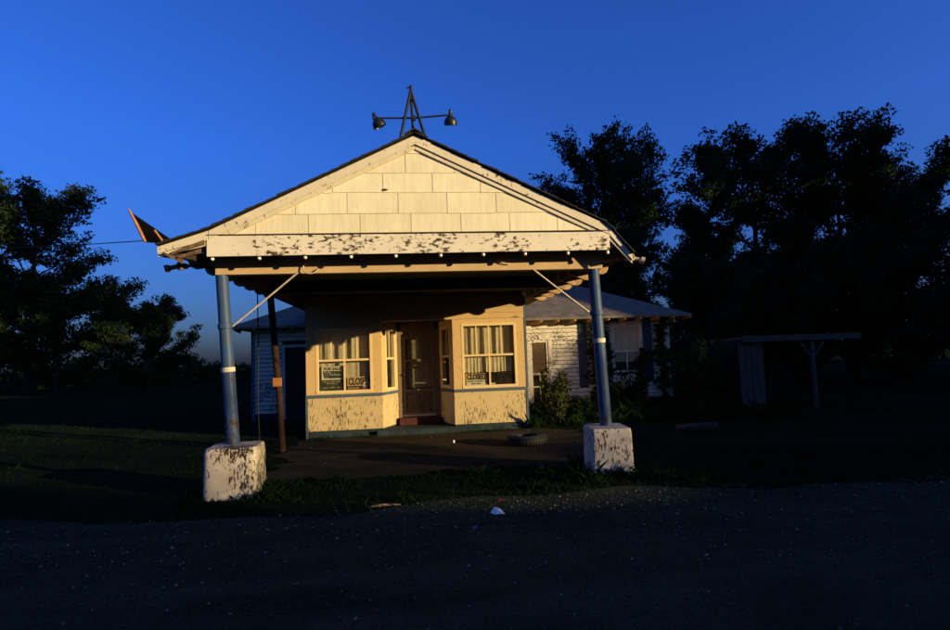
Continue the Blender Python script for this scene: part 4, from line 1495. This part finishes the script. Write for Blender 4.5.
P = I3[None] * (sr[:, None, None] * g.uniform(.6, 1.25, (N, 1, 3))) * g.uniform(.8, 1.15, (N, 12, 1))
P[:, :, 0] += sx_[:, None]
P[:, :, 1] += sy_[:, None]
P[:, :, 2] += .014 + sr[:, None] * .35
F = (np.array(icf)[None] + (np.arange(N) * 12)[:, None, None]).reshape(-1, 3)
o = numesh('gravel', P.reshape(-1, 3), F, 'pebble')
tag(o, 'loose pale gravel scattered over the road and drive', 'gravel', kind='stuff')


def grass_patch(N, xr, yr, dens, hmin, hmax, seed):
    g = np.random.default_rng(seed)
    x = g.uniform(*xr, N)
    y = g.uniform(*yr, N)
    d = dens(x, y)
    k_ = g.random(N) < d
    x, y = x[k_], y[k_]
    n_ = len(x)
    cl = np.clip(.45 + .9 * np.sin(x * 5.1 + 2 * np.sin(y * 3.7)) * np.sin(y * 6.3 + x * 1.7) * .6 + g.normal(size=n_) * .25, .15, 1.5)
    h = g.uniform(hmin, hmax, n_) * (.6 + .8 * d[k_]) * cl * np.where(x < -2.9, .55, 1.0)
    az = g.uniform(0, 6.28, n_)
    wd = g.uniform(.002, .005, n_)
    lean = g.uniform(.1, 1.3, n_) * h
    z = gh(x, y)
    la = g.uniform(0, 6.28, n_)
    bx, by = np.cos(az) * wd, np.sin(az) * wd
    lx, ly = np.cos(la) * lean, np.sin(la) * lean
    V = np.stack([np.stack([x - bx, y - by, z - .01], -1), np.stack([x + bx, y + by, z - .01], -1),
                  np.stack([x + bx * .6 + lx * .4, y + by * .6 + ly * .4, z + h * .6], -1), np.stack([x + lx, y + ly, z + h], -1)], 1)
    return V.reshape(-1, 3)


def nz(x, y):
    return .5 + .25 * np.sin(x * 1.7 + 1.1 * np.sin(y * 1.3)) + .25 * np.sin(y * 2.3 + x * .9 + 2)


def on_drive(x, y):
    return (x > -2.6 + .25 * np.sin(y * 2.1)) & (x < 3.4 + .5 * np.sin(y * 1.3 + 1)) & (y > 8.15) & (y < 13.4)


def road_edge(x):
    return 6.55 + .22 * np.sin(x * .9) + .12 * np.sin(x * 2.7 + 1) - .03 * x


Vg = [grass_patch(70000, (-10, 12), (6.2, 8.6), lambda x, y: np.where((y > road_edge(x) - .05) & ~on_drive(x, y), .35 + .65 * nz(x, y), .02 * nz(x, y)) * np.where(np.hypot((x - .2) / 1.4, (y - 7.4) / .5) < 1, .5, 1), .03, .11, 1),
      grass_patch(120000, (-16, 14), (8.4, 22), lambda x, y: np.where(on_drive(x, y) | ((abs(x) < 2.45) & (y > 12.4)) | ((x > -4.75) & (x < 8) & (y > 16.9)), .012, .15 + .6 * nz(x, y)), .04, .13, 2),
      grass_patch(6000, (-2.4, 2.4), (12.15, 12.5), lambda x, y: np.where(abs(x) > .95, .5 * nz(x * 3, y) ** 2, 0), .04, .13, 3),
      grass_patch(9000, (-2.4, 3.3), (8.1, 9.2), lambda x, y: np.clip(.55 - .5 * (y - 8.1), .02, 1) * nz(x * 2, y * 3), .02, .07, 14),
      grass_patch(5000, (-2.95, -1.85), (7.0, 8.2), lambda x, y: .8 * nz(x * 2, y * 2), .06, .15, 4),
      grass_patch(6500, (2.0, 3.1), (7.0, 8.3), lambda x, y: .9 * nz(x * 2, y * 2), .06, .20, 5),
      grass_patch(26000, (2.4, 9), (12.4, 17), lambda x, y: .5 + .4 * nz(x, y), .08, .30, 6)]
Vg = np.concatenate(Vg)
o = numesh('grass', Vg, np.arange(len(Vg)).reshape(-1, 4), 'grass')
tag(o, 'rough dark grass and weeds over the verge and yard', 'grass', kind='stuff')
